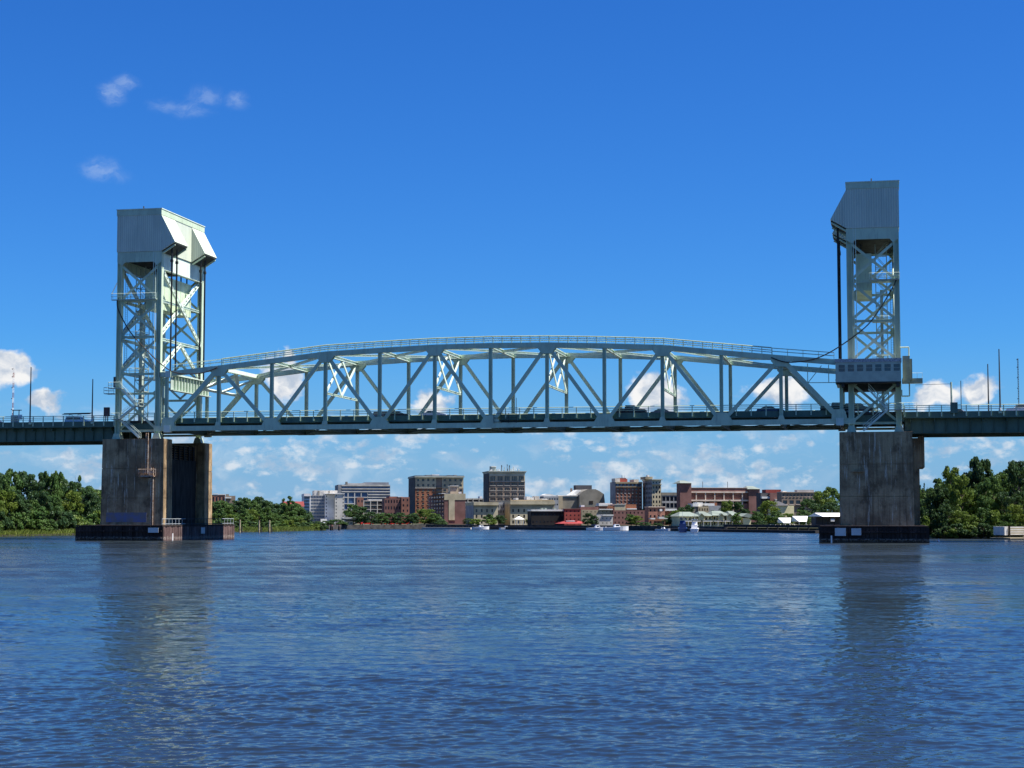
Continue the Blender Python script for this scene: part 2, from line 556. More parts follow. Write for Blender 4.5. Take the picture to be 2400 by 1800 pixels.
def sample_tile(h, L, X, Y):
    N = h.shape[0]
    u = (X / L % 1.0) * N
    v = (Y / L % 1.0) * N
    i, j = np.floor(u).astype(int), np.floor(v).astype(int)
    a, b = u - i, v - j
    i0, j0, i1, j1 = i % N, j % N, (i + 1) % N, (j + 1) % N
    return (h[j0, i0] * (1 - a) * (1 - b) + h[j0, i1] * a * (1 - b) + h[j1, i0] * (1 - a) * b + h[j1, i1] * a * b)

def build_water():
    WIND = math.pi / 2 + PHI + 0.28                   # chop runs roughly along the line of sight
    tA = wave_tile(1536, 31.0, 0.15, 0.85, 0.108, WIND, 5, 1.1)
    tB = wave_tile(512, 43.3, 0.9, 4.2, 0.038, WIND - 0.5, 9, 2.0)
    core = np.linspace(-R_(19), R_(19), 740)
    wing = R_(19) + R_(37) * np.linspace(0, 1, 131)[1:] ** 1.25
    th = np.concatenate([-wing[::-1], core, wing])     # finer where the river is seen from the quay, coarser to the sides
    ncol = len(th)
    r = [21.0]
    while r[-1] < 210:
        r.append(r[-1] + max(0.034, r[-1] ** 2 / (1748 * 4.35) / 3.2))
    near = len(r)
    while r[-1] < 26000:
        r.append(r[-1] * 1.09)
    r = np.array(r)
    ang = PHI + np.pi / 2 - th                         # direction angle of each column
    X = CAM.x + r[:, None] * np.cos(ang)[None, :] / np.cos(th)[None, :]
    Y = CAM.y + r[:, None] * np.sin(ang)[None, :] / np.cos(th)[None, :]
    Z = sample_tile(tA, 31.0, X, Y) + sample_tile(tB, 43.3, X, Y)
    lane = wave_tile(256, 311.0, 14, 70, 1.0, WIND + 0.15, 21, 3.0)
    lane /= lane.std()
    Z *= np.clip(0.99 + 0.16 * sample_tile(lane, 311.0, X, Y), 0.5, 1.35)
    fade = np.clip((205 - r) / 125, 0, 1)[:, None]
    Z *= fade * fade * (3 - 2 * fade)
    nr = len(r)
    co = np.stack([X, Y, Z], -1).reshape(-1, 3)
    idx = np.arange(nr * ncol).reshape(nr, ncol)
    qd = np.stack([idx[:-1, :-1], idx[:-1, 1:], idx[1:, 1:], idx[1:, :-1]], -1).reshape(-1, 4)
    # the rest of the sheet, all round to the horizon
    ex_v, ex_q = [], []
    base = len(co)
    angs = np.concatenate([[ang[-1]], np.linspace(ang[-1], ang[0] - 2 * np.pi, 40)[1:-1], [ang[0]]])
    rad = [21.0, 60, 200, 800, 4000, 26000]
    for a in angs:
        for q_ in rad:
            ex_v.append((CAM.x + q_ * math.cos(a), CAM.y + q_ * math.sin(a), -0.02))
    n = len(rad)
    for i in range(len(angs) - 1):
        for j in range(n - 1):
            ex_q.append((base + i * n + j, base + (i + 1) * n + j, base + (i + 1) * n + j + 1, base + i * n + j + 1))
    cen = base + len(ex_v)
    for a in np.linspace(0, 2 * np.pi, 24, endpoint=False):
        ex_v.append((CAM.x + 22.0 * math.cos(a), CAM.y + 22.0 * math.sin(a), -0.14))
    co = np.concatenate([co, np.array(ex_v)])
    qd = np.concatenate([qd, np.array(ex_q)])
    me = bpy.data.meshes.new('river_water')
    nq = len(qd)
    me.vertices.add(len(co))
    me.vertices.foreach_set('co', co.astype(np.float32).ravel())
    nl = nq * 4 + 24
    me.loops.add(nl)
    me.loops.foreach_set('vertex_index', np.concatenate([qd[:, ::-1].ravel(), np.arange(cen, cen + 24)]).astype(np.int32))
    me.polygons.add(nq + 1)
    me.polygons.foreach_set('loop_start', np.concatenate([np.arange(nq) * 4, [nq * 4]]).astype(np.int32))
    me.polygons.foreach_set('use_smooth', np.ones(nq + 1, bool))
    me.update(calc_edges=True)
    at = me.attributes.new('calm', 'FLOAT', 'POINT')
    fl = np.ones(len(co), np.float32)
    fl[:nr * ncol] = np.repeat(1 - np.clip((135 - r) / 95, 0, 1), ncol)
    at.data.foreach_set('value', fl)
    me.validate()
    return me

def water_mat():
    m = bpy.data.materials.new('river_water')
    m.use_nodes = True
    m.node_tree.nodes.clear()
    n = NT(m.node_tree)
    b = n.node('ShaderNodeBsdfPrincipled')
    out = n.node('ShaderNodeOutputMaterial')
    n.l.new(b.outputs[0], out.inputs[0])
    geo = n.node('ShaderNodeNewGeometry')
    rot = n.node('ShaderNodeVectorRotate', rotation_type='Z_AXIS')
    n.l.new(geo.outputs['Position'], rot.inputs['Vector'])
    rot.inputs['Angle'].default_value = -(PHI + 0.28)
    p = rot.outputs[0]                                   # x along the crests, y across them
    calm = n.node('ShaderNodeAttribute', attribute_name='calm').outputs['Fac']
    patch = n.noise(n.vmath('MULTIPLY', p, (0.010, 0.030, 1)), 1.0, 4, 0.55)
    streak = n.noise(n.vmath('MULTIPLY', p, (0.006, 0.085, 1)), 1.0, 3, 0.55)
    gust = n.math('MULTIPLY', n.mapr(patch, 0.32, 0.66, 0.55, 1.15), n.mapr(streak, 0.42, 0.64, 1.0, 0.42))
    group = n.noise(n.vmath('MULTIPLY', p, (0.45, 0.13, 1)), 1.0, 4, 0.65)
    gust = n.math('MULTIPLY', gust, n.mapr(group, 0.32, 0.68, 0.55, 1.4))
    rip = n.noise(n.vmath('MULTIPLY', p, (2.6, 6.0, 1)), 1.0, 2, 0.5)
    ch = n.noise(n.vmath('MULTIPLY', p, (0.8, 2.0, 1)), 1.0, 3, 0.6, out='Color')
    b2 = n.node('ShaderNodeBump')
    n.put(b2.inputs['Strength'], n.math('MULTIPLY', gust, 0.30))
    b2.inputs['Distance'].default_value = 0.030
    n.l.new(rip, b2.inputs['Height'])
    # beyond the displaced mesh the chop is carried by the normal and by the facet roughness
    tilt = n.vmath('MULTIPLY', n.vmath('SUBTRACT', ch, (0.5, 0.5, 0.5)), (0.16, 0.42, 0))
    sc = n.node('ShaderNodeVectorMath', operation='SCALE')
    n.l.new(tilt, sc.inputs[0])
    n.put(sc.inputs['Scale'], n.math('MULTIPLY', calm, gust))
    rb = n.node('ShaderNodeVectorRotate', rotation_type='Z_AXIS')
    n.l.new(sc.outputs[0], rb.inputs['Vector'])
    rb.inputs['Angle'].default_value = PHI + 0.28
    nn = n.vmath('NORMALIZE', n.vmath('ADD', b2.outputs[0], rb.outputs[0]))
    n.l.new(nn, b.inputs['Normal'])
    n.put(b.inputs['Roughness'], n.math('ADD', 0.07, n.math('MULTIPLY', n.math('MULTIPLY', calm, gust), 0.25)))
    n.l.new(n.mix(n.mapr(patch, 0.35, 0.65), (0.012, 0.018, 0.022), (0.015, 0.022, 0.027)), b.inputs['Base Color'])
    b.inputs['IOR'].default_value = 1.333
    return m
wm = water_mat()
me_ = build_water()
me_.materials.append(wm)
water = put('river_water', me_)
tag(water, 'rippled blue river water filling the foreground', kind='structure')

# ------------------------------------------------------------------ land
M['earth'] = mat('grassy_ground', (0.06, 0.075, 0.03), 0.95, 0.2, 0.08, col2=(0.075, 0.06, 0.035))
M['mud'] = mat('dark_mud_bank', (0.045, 0.038, 0.028), 0.9, 0.2, 0.5)
M['seawall'] = mat('dark_seawall', (0.05, 0.048, 0.045), 0.85, 0.25, 0.7)
LEFT_BANK = [(-92, -260), (-63, -60), (-56.5, 42), (-55.5, 78), (-48, 147), (-42, 162), (-39, 192), (-41, 226), (-62, 244), (-200, 300), (-900, 500), (-900, -260)]
CITY_BANK = [(-3000, 1300), (-300, 425), (-75, 292), (-53, 281), (-28, 307), (17, 274), (57, 245), (87, 203), (114, 170), (128, 122), (137, 78), (142, 53), (159, 48), (205, 20), (300, -80), (9000, -900), (16000, 16000), (-9000, 16000)]
def land(name, poly, z, m, label, skirt):
    b = MB()
    b.prism(poly, -2.0, z)
    o = b.build(name, m, None)
    tag(o, label, kind='structure')
    return o
land('riverbank_ground', LEFT_BANK, 0.35, M['mud'], 'low wooded bank left of the river', 0)
land('city_ground', CITY_BANK, 1.25, M['earth'], 'ground of the far bank under the town', 0)

# ------------------------------------------------------------------ vegetation
def leaf_mat(name, c1, c2, c3):
    m = bpy.data.materials.new(name)
    m.use_nodes = True
    m.node_tree.nodes.clear()
    n = NT(m.node_tree)
    b = n.node('ShaderNodeBsdfPrincipled')
    tr = n.node('ShaderNodeBsdfTranslucent')
    mx = n.node('ShaderNodeMixShader')
    out = n.node('ShaderNodeOutputMaterial')
    geo = n.node('ShaderNodeNewGeometry')
    oi = n.node('ShaderNodeObjectInfo')
    f = n.noise(geo.outputs['Position'], 0.35, 4, 0.6)
    g = n.noise(geo.outputs['Position'], 2.5, 2, 0.6)
    c = n.mix(n.mapr(f, 0.34, 0.66), c1, c2)
    c = n.mix(n.math('MULTIPLY', oi.outputs['Random'], 0.55), c, c3)
    c = n.mix(n.mapr(g, 0.35, 0.7, 0.0, 0.45), c, tuple(x * 0.55 for x in c1))
    n.l.new(c, b.inputs['Base Color'])
    b.inputs['Roughness'].default_value = 0.55
    b.inputs['Specular IOR Level'].default_value = 0.25
    n.l.new(n.mix(0.5, c, (0.10, 0.14, 0.02)), tr.inputs['Color'])
    mx.inputs[0].default_value = 0.28
    n.l.new(b.outputs[0], mx.inputs[1])
    n.l.new(tr.outputs[0], mx.inputs[2])
    n.l.new(mx.outputs[0], out.inputs[0])
    return m
M['leaf'] = leaf_mat('mixed_green_leaves', (0.055, 0.125, 0.026), (0.100, 0.165, 0.030), (0.050, 0.110, 0.036))
M['leaf_y'] = leaf_mat('yellow_green_leaves', (0.110, 0.175, 0.022), (0.160, 0.205, 0.026), (0.080, 0.145, 0.026))
M['leaf_d'] = leaf_mat('dark_green_leaves', (0.034, 0.082, 0.026), (0.055, 0.110, 0.030), (0.030, 0.070, 0.030))
M['bark'] = mat('grey_brown_bark', (0.075, 0.06, 0.045), 0.9, 0.25, 2.0)
M['grass'] = leaf_mat('marsh_grass', (0.15, 0.215, 0.03), (0.22, 0.245, 0.04), (0.12, 0.175, 0.04))

def crown_mesh(name, seed, n_clump, n_leaf, leaf, rz_rel, mats, shape='round'):
    """leaf quads on many clumps; unit tree: radius 1, height 0..1 scaled later (x,y in crown radii, z in tree heights)"""
    rg = np.random.default_rng(seed)
    P, Nn, S = [], [], []
    for i in range(n_clump):
        u = rg.uniform(0, 1)
        zc = 0.16 + 0.78 * u
        if shape == 'round':
            prof = math.sin(math.pi * min(1, max(0.02, (zc - 0.02) / 1.02)) ** 0.85) ** 0.55
        elif shape == 'spire':
            prof = max(0.12, (1 - u) ** 0.7)
        else:
            prof = 1.0 if u < 0.55 else max(0.25, 1 - (u - 0.55) * 1.7)
        a = rg.uniform(0, 2 * np.pi)
        rr_ = prof * 0.78 * math.sqrt(rg.uniform(0.12, 1))
        c = np.array([rr_ * math.cos(a), rr_ * math.sin(a), zc])
        cr = rg.uniform(0.17, 0.36) * (0.6 + 0.4 * prof)
        m_ = int(n_leaf / n_clump * rg.uniform(0.6, 1.4))
        d = rg.normal(size=(m_, 3))
        d[:, 2] += 0.25
        d /= np.linalg.norm(d, axis=1)[:, None]
        rad = cr * rg.uniform(0.55, 1.05, (m_, 1))
        off = d * rad
        off[:, 2] *= rz_rel
        P.append(c + off)
        Nn.append(d + rg.normal(scale=0.55, size=(m_, 3)))
        S.append(rg.uniform(0.65, 1.35, m_))
    P, Nn, S = np.concatenate(P), np.concatenate(Nn), np.concatenate(S)
    return P, Nn, S

def leaves_to_mesh(name, P, Nn, S, leaf, m, scale):
    """quads in metres"""
    P = P * np.array(scale)
    Nn = Nn / np.array(scale)
    Nn /= np.linalg.norm(Nn, axis=1)[:, None]
    rg = np.random.default_rng(len(P))
    t = np.cross(Nn, rg.normal(size=P.shape))
    t /= np.linalg.norm(t, axis=1)[:, None]
    b = np.cross(Nn, t)
    h = (leaf * S * 0.5)[:, None]
    k = rg.uniform(0.7, 1.3, (len(P), 1))
    v = np.stack([P - t * h - b * h * 0.3, P + b * h * k, P + t * h * 1.1 - b * h * 0.2, P - b * h * 0.9], 1).reshape(-1, 3)
    n = len(P)
    me = bpy.data.meshes.new(name)
    me.vertices.add(n * 4)
    me.vertices.foreach_set('co', v.astype(np.float32).ravel())
    me.loops.add(n * 4)
    me.loops.foreach_set('vertex_index', np.arange(n * 4, dtype=np.int32))
    me.polygons.add(n)
    me.polygons.foreach_set('loop_start', (np.arange(n) * 4).astype(np.int32))
    me.update(calc_edges=True)
    me.materials.append(m)
    return me

def trunk_mesh(seed, H, Rc):
    rg = random.Random(seed)
    b = MB()
    top = H * 0.8
    pts = [Vector((0, 0, -0.3)), Vector((rg.uniform(-.2, .2), rg.uniform(-.2, .2), H * 0.25)), Vector((rg.uniform(-.5, .5), rg.uniform(-.5, .5), H * 0.55)), Vector((rg.uniform(-.7, .7), rg.uniform(-.7, .7), top))]
    r0 = 0.022 * H
    rs = [r0, r0 * 0.8, r0 * 0.5, r0 * 0.15]
    for i in range(3):
        b.tube(pts[i], pts[i + 1], rs[i], 7, rs[i + 1])
    for k in range(9):
        f = rg.uniform(0.22, 0.75)
        p = pts[1].lerp(pts[3], (f - 0.2) / 0.62)
        a = rg.uniform(0, 6.28)
        L = Rc * rg.uniform(0.5, 0.85)
        e = p + Vector((math.cos(a) * L, math.sin(a) * L, H * rg.uniform(0.06, 0.2)))
        b.tube(p, e, r0 * 0.32, 5, r0 * 0.08)
    return b

TREES = []
def make_tree(seed, H, Rc, shape, m, n_leaf, leaf, n_clump=34, rz=None):
    rz = (Rc / H) * 0.8 if rz is None else rz
    P, Nn, S = crown_mesh('crown', seed, n_clump, n_leaf, leaf, rz, None, shape)
    cm = leaves_to_mesh('crown', P, Nn, S, leaf, m, (Rc, Rc, H))
    tm = trunk_mesh(seed, H, Rc).mesh('trunk')
    tm.materials.append(M['bark'])
    return dict(H=H, R=Rc, crown=cm, trunk=tm)
KIT = {
    'a': make_tree(1, 14, 5.2, 'round', M['leaf'], 5200, 0.50, 40),
    'b': make_tree(2, 14, 5.6, 'round', M['leaf_d'], 5200, 0.50, 38),
    'c': make_tree(3, 14, 5.0, 'round', M['leaf_y'], 5000, 0.48, 42),
    'd': make_tree(4, 14, 4.6, 'other', M['leaf'], 4800, 0.50, 34),
    'e': make_tree(5, 14, 3.0, 'other', M['leaf'], 3000, 0.48, 24),
    'f': make_tree(6, 14, 5.8, 'round', M['leaf_d'], 5600, 0.52, 46),
    's': make_tree(7, 14, 1.5, 'spire', M['leaf_d'], 2600, 0.40, 40),
    'u': make_tree(8, 4, 3.4, 'round', M['leaf'], 2600, 0.40, 22),
    'v': make_tree(9, 4, 3.2, 'round', M['leaf_y'], 2400, 0.40, 22),
    'w': make_tree(10, 4, 3.6, 'round', M['leaf_d'], 2600, 0.40, 24),
}
def tree(kind, px, ytop, d, wpx=None, label='', group=None, name='broadleaf_tree', base=0.3, cat='tree'):
    k = KIT[kind]
    H = z_at(ytop, d) - base
    p = ground_at(px, d)
    sz = H / k['H']
    sx = sz if wpx is None else (wpx * d / FPX / 2) / (k['R'] * 1.0)
    o = thing(name, label, cat, (p.x, p.y, base), random.uniform(0, 6.28), group)
    o.scale = (sx, sx, sz)
    put('crown', k['crown'], o)
    put('trunk', k['trunk'], o)
    return o

ORD = ['first', 'second', 'third', 'fourth', 'fifth', 'sixth', 'seventh', 'eighth', 'ninth', 'tenth', 'eleventh', 'twelfth', 'thirteenth', 'fourteenth', 'fifteenth', 'sixteenth', 'seventeenth', 'eighteenth', 'nineteenth', 'twentieth', 'twenty first', 'twenty second', 'twenty third', 'twenty fourth', 'twenty fifth', 'twenty sixth', 'twenty seventh', 'twenty eighth', 'twenty ninth', 'thirtieth']
TONE = dict(a='mid green', b='dark green', c='yellow green', d='mid green', e='slim', f='dark green', s='dark', u='mid green', v='yellow green', w='dark green')
rv = random.Random(5)
def interp(prof, x):
    for (x0, y0), (x1, y1) in zip(prof[:-1], prof[1:]):
        if x0 <= x <= x1:
            return y0 + (y1 - y0) * (x - x0) / (x1 - x0)
    return prof[-1][1] if x > prof[-1][0] else prof[0][1]

# left bank wood
def shore(px): return 379 + px / 178 * 35
PL = [(-60, 1104), (0, 1108), (30, 1102), (60, 1106), (90, 1104), (108, 1112), (150, 1112), (165, 1124), (210, 1134), (232, 1148), (270, 1150)]
GL = 'trees of the wood on the left bank'
x = -55
nn_ = -1
while x < 262:
    nn_ += 1
    kk_ = rv.choice('abfad')
    tree(kk_, x, interp(PL, x) + rv.uniform(-3, 6), shore(x) + 40 + rv.uniform(-4, 9), rv.uniform(62, 92), '%s tall tree from the left in the back row of the left wood' % ORD[nn_], GL)
    x += rv.uniform(17, 25)
for px, yt, w in ((108, 1094, 30), (131, 1093, 32), (147, 1096, 26), (186, 1105, 32)):
    tree('e', px, yt, shore(px) + 44, w, {108: 'slim tree crown poking above the left wood, leftmost of a close trio', 131: 'slim tree crown poking above the left wood, middle of a close trio',
                              147: 'slim tree crown poking above the left wood, right of a close trio', 186: 'lone tree top standing above the left wood beside the concrete pier'}[px], GL)
x = -50
nn_ = -1
while x < 255:
    nn_ += 1
    kk_ = rv.choice('acbcdf')
    tree(kk_, x, 1152 + rv.uniform(-16, 18), shore(x) + 26 + rv.uniform(-4, 5), rv.uniform(50, 80), '%s %s tree, %s from the left in the front row of the left wood' % ('bushy', TONE[kk_], ORD[nn_]), GL)
    x += rv.uniform(17, 26)
x = -50
nn_ = -1
while x < 250:
    nn_ += 1
    kk_ = rv.choice('uvuw')
    tree(kk_, x, 1208 + rv.uniform(-14, 12), shore(x) + 15 + rv.uniform(-2, 3), rv.uniform(42, 66), '%s shrub, %s from the left before the left wood' % (TONE[kk_], ORD[nn_]), 'shrubs along the left marsh', 'shrub', 0.3, 'shrub')
    x += rv.uniform(14, 22)
# wood right of the left pier
PM = [(430, 1190), (500, 1178), (520, 1173), (545, 1174), (575, 1165), (600, 1169), (612, 1163), (628, 1172), (650, 1177), (668, 1176), (700, 1180), (714, 1198), (740, 1212), (760, 1222)]
GM = 'trees between the left pier and the white building'
x = 440
nn_ = -1
while x < 712:
    nn_ += 1
    kk_ = rv.choice('abfab')
    dd = 545 + (x - 500) * 0.13 + rv.uniform(-6, 8)
    tree(kk_, x, interp(PM, x) + rv.uniform(-2, 4), dd, rv.uniform(48, 66), '%s tree, %s from the left in the clump behind the left pier' % (TONE[kk_], ORD[nn_]), GM)
    x += rv.uniform(14, 20)
tree('e', 683, 1157, 566, 30, 'slim pointed tree rising highest at the right end of the clump', GM)
tree('e', 664, 1163, 570, 22, 'thin airy tree top just left of the slim pointed tree', GM)
x = 470
nn_ = -1
while x < 716:
    nn_ += 1
    kk_ = rv.choice('acdu')
    dd = 530 + (x - 500) * 0.13
    tree(kk_, x, interp(PM, x) + 22 + rv.uniform(-5, 10), dd, rv.uniform(36, 52), '%s low tree, %s from the left fronting the left pier clump' % (TONE[kk_], ORD[nn_]), GM)
    x += rv.uniform(14, 21)
x = 500
nn_ = -1
while x < 765:
    nn_ += 1
    kk_ = rv.choice('uvw')
    dd = 512 + (x - 500) * 0.15
    tree(kk_, x, 1224 + rv.uniform(-6, 5), dd, rv.uniform(34, 48), '%s shrub, %s from the left along the marsh past the left pier' % (TONE[kk_], ORD[nn_]), 'shrubs along the right marsh strip', 'shrub', 0.3, 'shrub')
    x += rv.uniform(15, 22)
# right bank
PR = [(2120, 1118), (2145, 1122), (2152, 1140), (2170, 1140), (2182, 1115), (2200, 1108), (2216, 1094), (2234, 1089), (2248, 1106), (2264, 1102), (2330, 1096), (2346, 1106), (2362, 1092), (2376, 1079), (2400, 1086), (2470, 1080)]
GR = 'trees on the right bank'
x = 2110
nn_ = -1
while x < 2720:
    nn_ += 1
    kk_ = rv.choice('abfd')
    tree(kk_, x, interp(PR, x) + rv.uniform(2, 9), 392 + rv.uniform(-4, 12), rv.uniform(60, 86), '%s large tree, %s from the left at the back of right wood' % (TONE[kk_], ORD[nn_]), GR, base=1.2)
    x += rv.uniform(20, 30)
tree('c', 2228, 1090, 384, 62, 'yellow green tree with a rounded top next to the right pier', GR, base=1.2)
tree('f', 2296, 1064, 396, 84, 'tallest dark spreading tree topping the right bank wood', GR, base=1.2)
tree('b', 2385, 1078, 380, 92, 'very dark tree filling the upper right edge of the wood', GR, base=1.2)
tree('s', 2155, 1131, 430, 11, 'narrow dark cypress, left and shorter of the pair by the pier', GR, 'cypress_tree', 1.2)
tree('s', 2164, 1126, 430, 11, 'narrow dark cypress, right and taller of the pair by the pier', GR, 'cypress_tree', 1.2)
RF = ((2178, 1150, 60, 'b'), (2205, 1135, 58, 'f'), (2250, 1112, 70, 'c'), (2268, 1150, 66, 'c'), (2325, 1115, 70, 'a'), (2352, 1150, 66, 'b'), (2392, 1150, 70, 'b'), (2300, 1128, 74, 'a'), (2430, 1140, 70, 'f'))
for nn_, (px, yt, w, kd) in enumerate(sorted(RF)):
    tree(kd, px, yt + rv.uniform(-3, 3), 372 + rv.uniform(-4, 4), w, '%s dense tree, %s from the left in the front row of the right wood' % (TONE[kd], ORD[nn_]), GR, base=1.0)
RW = ((2160, 1212, 40, 'v'), (2150, 1190, 50, 'w'), (2190, 1205, 46, 'w'), (2216, 1180, 56, 'b'), (2245, 1195, 60, 'c'), (2275, 1205, 56, 'c'), (2300, 1190, 62, 'a'), (2325, 1200, 60, 'v'), (2352, 1205, 56, 'a'), (2375, 1180, 60, 'c'), (2440, 1190, 70, 'b'), (2480, 1200, 70, 'c'), (2520, 1190, 74, 'a'), (2560, 1205, 70, 'b'), (2600, 1195, 70, 'a'), (2640, 1200, 70, 'f'), (2240, 1228, 52, 'w'), (2268, 1232, 50, 'v'), (2300, 1228, 52, 'w'), (2325, 1232, 46, 'w'), (2215, 1234, 44, 'w'), (2338, 1230, 40, 'w'), (2195, 1240, 40, 'w'), (2228, 1240, 44, 'v'), (2255, 1241, 46, 'w'), (2285, 1242, 44, 'w'), (2312, 1240, 42, 'w'), (2336, 1243, 30, 'w'))
for nn_, (px, yt, w, kd) in enumerate(sorted(RW)):
    tree(kd, px, yt, (352 if yt < 1225 else 347.5) + rv.uniform(-1, 2) - (px - 2200) * 0.018, w, '%s leafy bush, %s from the left along the right waterline' % (TONE[kd], ORD[nn_]), 'bushes at the right waterline', 'bush', 0.0, 'bush')

# marsh grass
def grass_strip(name, line, width, n, h0, h1, label):
    seg = []
    for a, b in zip(line[:-1], line[1:]):
        seg.append((Vector(a), Vector(b)))
    tot = sum((b - a).length for a, b in seg)
    V, F = [], []
    rg = np.random.default_rng(len(line) * 7)
    for a, b in seg:
        L = (b - a).length
        nn = int(n * L / tot)
        d = (b - a) / L
        inn = Vector((-d.y, d.x))
        t = rg.uniform(0, L, nn)
        w = rg.uniform(0, 1, nn) * width
        edge = np.clip(w / 1.2, 0.35, 1)
        px, py = a.x + d.x * t + inn.x * w, a.y + d.y * t + inn.y * w
        clump = 0.75 + 0.25 * np.sin(px * 0.7 + 1.3 * np.sin(py * 0.5)) * np.sin(py * 0.31)
        hh = rg.uniform(h0, h1, nn) * edge * clump
        an = rg.uniform(0, 6.28, nn)
        lean = rg.normal(0, 0.22, (nn, 2))
        wd = rg.uniform(0.035, 0.08, nn)
        for i in range(nn):
            o = len(V)
            cx, sx = math.cos(an[i]) * wd[i], math.sin(an[i]) * wd[i]
            V += [(px[i] - cx, py[i] - sx, -0.05), (px[i] + cx, py[i] + sx, -0.05), (px[i] + lean[i, 0] * hh[i] + cx * .6, py[i] + lean[i, 1] * hh[i], hh[i] * 0.7), (px[i] + lean[i, 0] * hh[i] * 2, py[i] + lean[i, 1] * hh[i] * 2, hh[i] + 0.2)]
            F += [(o, o + 1, o + 2), (o, o + 2, o + 3)]
    b = MB()
    b.v, b.f = V, F
    o = b.build(name, M['grass'], None, fix=False)
    tag(o, label, 'marsh grass', kind='stuff')
grass_strip('marsh_grass', [(-58.5, -30), (-56.0, 42), (-55.0, 78), (-51.5, 112)], 11, 26000, 0.8, 1.6, 'bright yellow green marsh grass along the left bank')
grass_strip('marsh_grass', [(-51.5, 112), (-47.3, 147), (-41.3, 162), (-38.3, 192), (-40.5, 226), (-60, 243)], 9, 24000, 0.8, 1.6, 'yellow green marsh grass strip right of the left pier')

# ================================================================== THE BRIDGE
PN = 10.363
LS = 12 * PN
WB = 20.3
ZC = 20.75
ZT = {0: 31.0, 1: 31.95, 2: 33.06, 3: 34.17, 4: 34.66, 5: 35.03, 6: 35.14, 7: 35.03, 8: 34.66, 9: 34.17, 10: 33.06, 11: 31.95, 12: 31.0}
ST, ST2 = M['steel'], M['steel2']

span = thing('lift_span', 'long pale green steel truss lift span with curved top between two towers', 'bridge span', (LS / 2, WB / 2, 20.2))
span.location = (0, 0, 0)
def U(t, y): return Vector((t * PN, y, ZT[t]))
def Lo(t, y): return Vector((t * PN, y, ZC))
for y in (0.0, WB):
    for t in range(12):
        x0 = t * PN + (0.0 if t else -0.9)
        x1 = (t + 1) * PN + (0.0 if t < 11 else 0.9)
        MB().bar((x0 + 0.004, y, ZC), (x1 - 0.004, y, ZC), 0.72, 0.9).build('bottom_chord', ST, span)
    for t in range(12):
        a, b = U(t, y), U(t + 1, y)
        if t == 0: a = Vector((0.75, y, 31.03))
        if t == 11: b = Vector((LS - 0.75, y, 31.03))
        MB().bar(a, b, 0.78, 0.92).build('top_chord', ST, span)
    for t in range(1, 12):
        MB().ibar((t * PN, y, ZC + 0.46), (t * PN, y, ZT[t] - 0.47), 0.56, 0.62, 0.09, (1, 0, 0)).build('vertical_post', ST, span)
    for t in (0, 12):
        MB().ibar((t * PN + (0.05 if t == 0 else -0.05), y, ZC + 0.46), (t * PN + (0.05 if t == 0 else -0.05), y, 30.5), 0.5, 0.6, 0.09, (1, 0, 0)).build('end_post', ST, span)
    # end diagonals and web diagonals meeting at odd top and even bottom points
    for t in range(12):
        lo, hi = (t, t + 1) if t % 2 == 0 else (t + 1, t)
        a, b = Lo(lo, y), U(hi, y)
        d = (b - a).normalized()
        w = 0.86 if t in (0, 11) else 0.62
        mb = MB()
        if t in (0, 11): mb.bar(a + d * 0.7, b - d * 0.6, 0.7, w, (0, 0, 1))
        else: mb.bar(a + d * 0.8, b - d * 0.75, 0.52, w, (0, 0, 1))
        mb.build('end_diagonal' if t in (0, 11) else 'diagonal', ST, span)
    # gusset plates
    for t in range(0, 13):
        if t % 2 == 0:
            X = t * PN
            for s in (-1, 1):
                yy = y + s * 0.385
                if t in (0, 12):
                    k = 1 if t == 0 else -1
                    pr = [(X - 0.85 * k, ZC + 0.2), (X + 1.75 * k, ZC + 0.2), (X + 1.75 * k, ZC + 1.0), (X + 1.35 * k, ZC + 2.1), (X - 0.4 * k, ZC + 2.1), (X - 0.85 * k, ZC + 0.9)]
                else:
                    pr = [(X - 1.75, ZC - 0.5), (X + 1.75, ZC - 0.5), (X + 1.75, ZC + 0.55), (X + 1.0, ZC + 1.75), (X - 1.0, ZC + 1.75), (X - 1.75, ZC + 0.55)]
                MB().extr(pr, yy - 0.02, yy + 0.02).build('gusset_plate', ST, span)
        else:
            X, z = t * PN, ZT[t]
            for s in (-1, 1):
                yy = y + s * 0.415
                pr = [(X - 1.7, z - 0.5), (X - 0.85, z - 1.55), (X + 0.85, z - 1.55), (X + 1.7, z - 0.5), (X + 1.5, z + 0.35), (X - 1.5, z + 0.35)]
                MB().extr(pr, yy - 0.02, yy + 0.02).build('gusset_plate', ST, span)
    for t in range(1, 12, 2):
        MB().extr([(t * PN - 0.6, ZC + 0.44), (t * PN + 0.6, ZC + 0.44), (t * PN + 0.34, ZC + 1.15), (t * PN - 0.34, ZC + 1.15)], y - 0.40, y - 0.36).build('gusset_plate', ST, span)
    # guide brackets where the span meets the towers
    for e, k in ((0.0, 1), (LS, -1)):
        MB().box(e - 1.6 * k, e - 0.1 * k, y - 0.45, y + 0.45, 30.45, 31.35).build('guide_bracket', ST, span)
        MB().box(e - 0.096 * k, e + 0.95 * k, y - 0.52, y + 0.52, 30.35, 31.55).build('guide_shoe', ST2, span)
        MB().box(e - 2.3 * k, e - 0.9 * k, y - 0.42, y + 0.42, 20.25, 21.3).build('guide_bracket', ST, span)
        MB().box(e - 0.3 * k, e + 1.0 * k, y - 0.53, y + 0.53, 20.05, 21.35).build('guide_shoe', ST2, span)

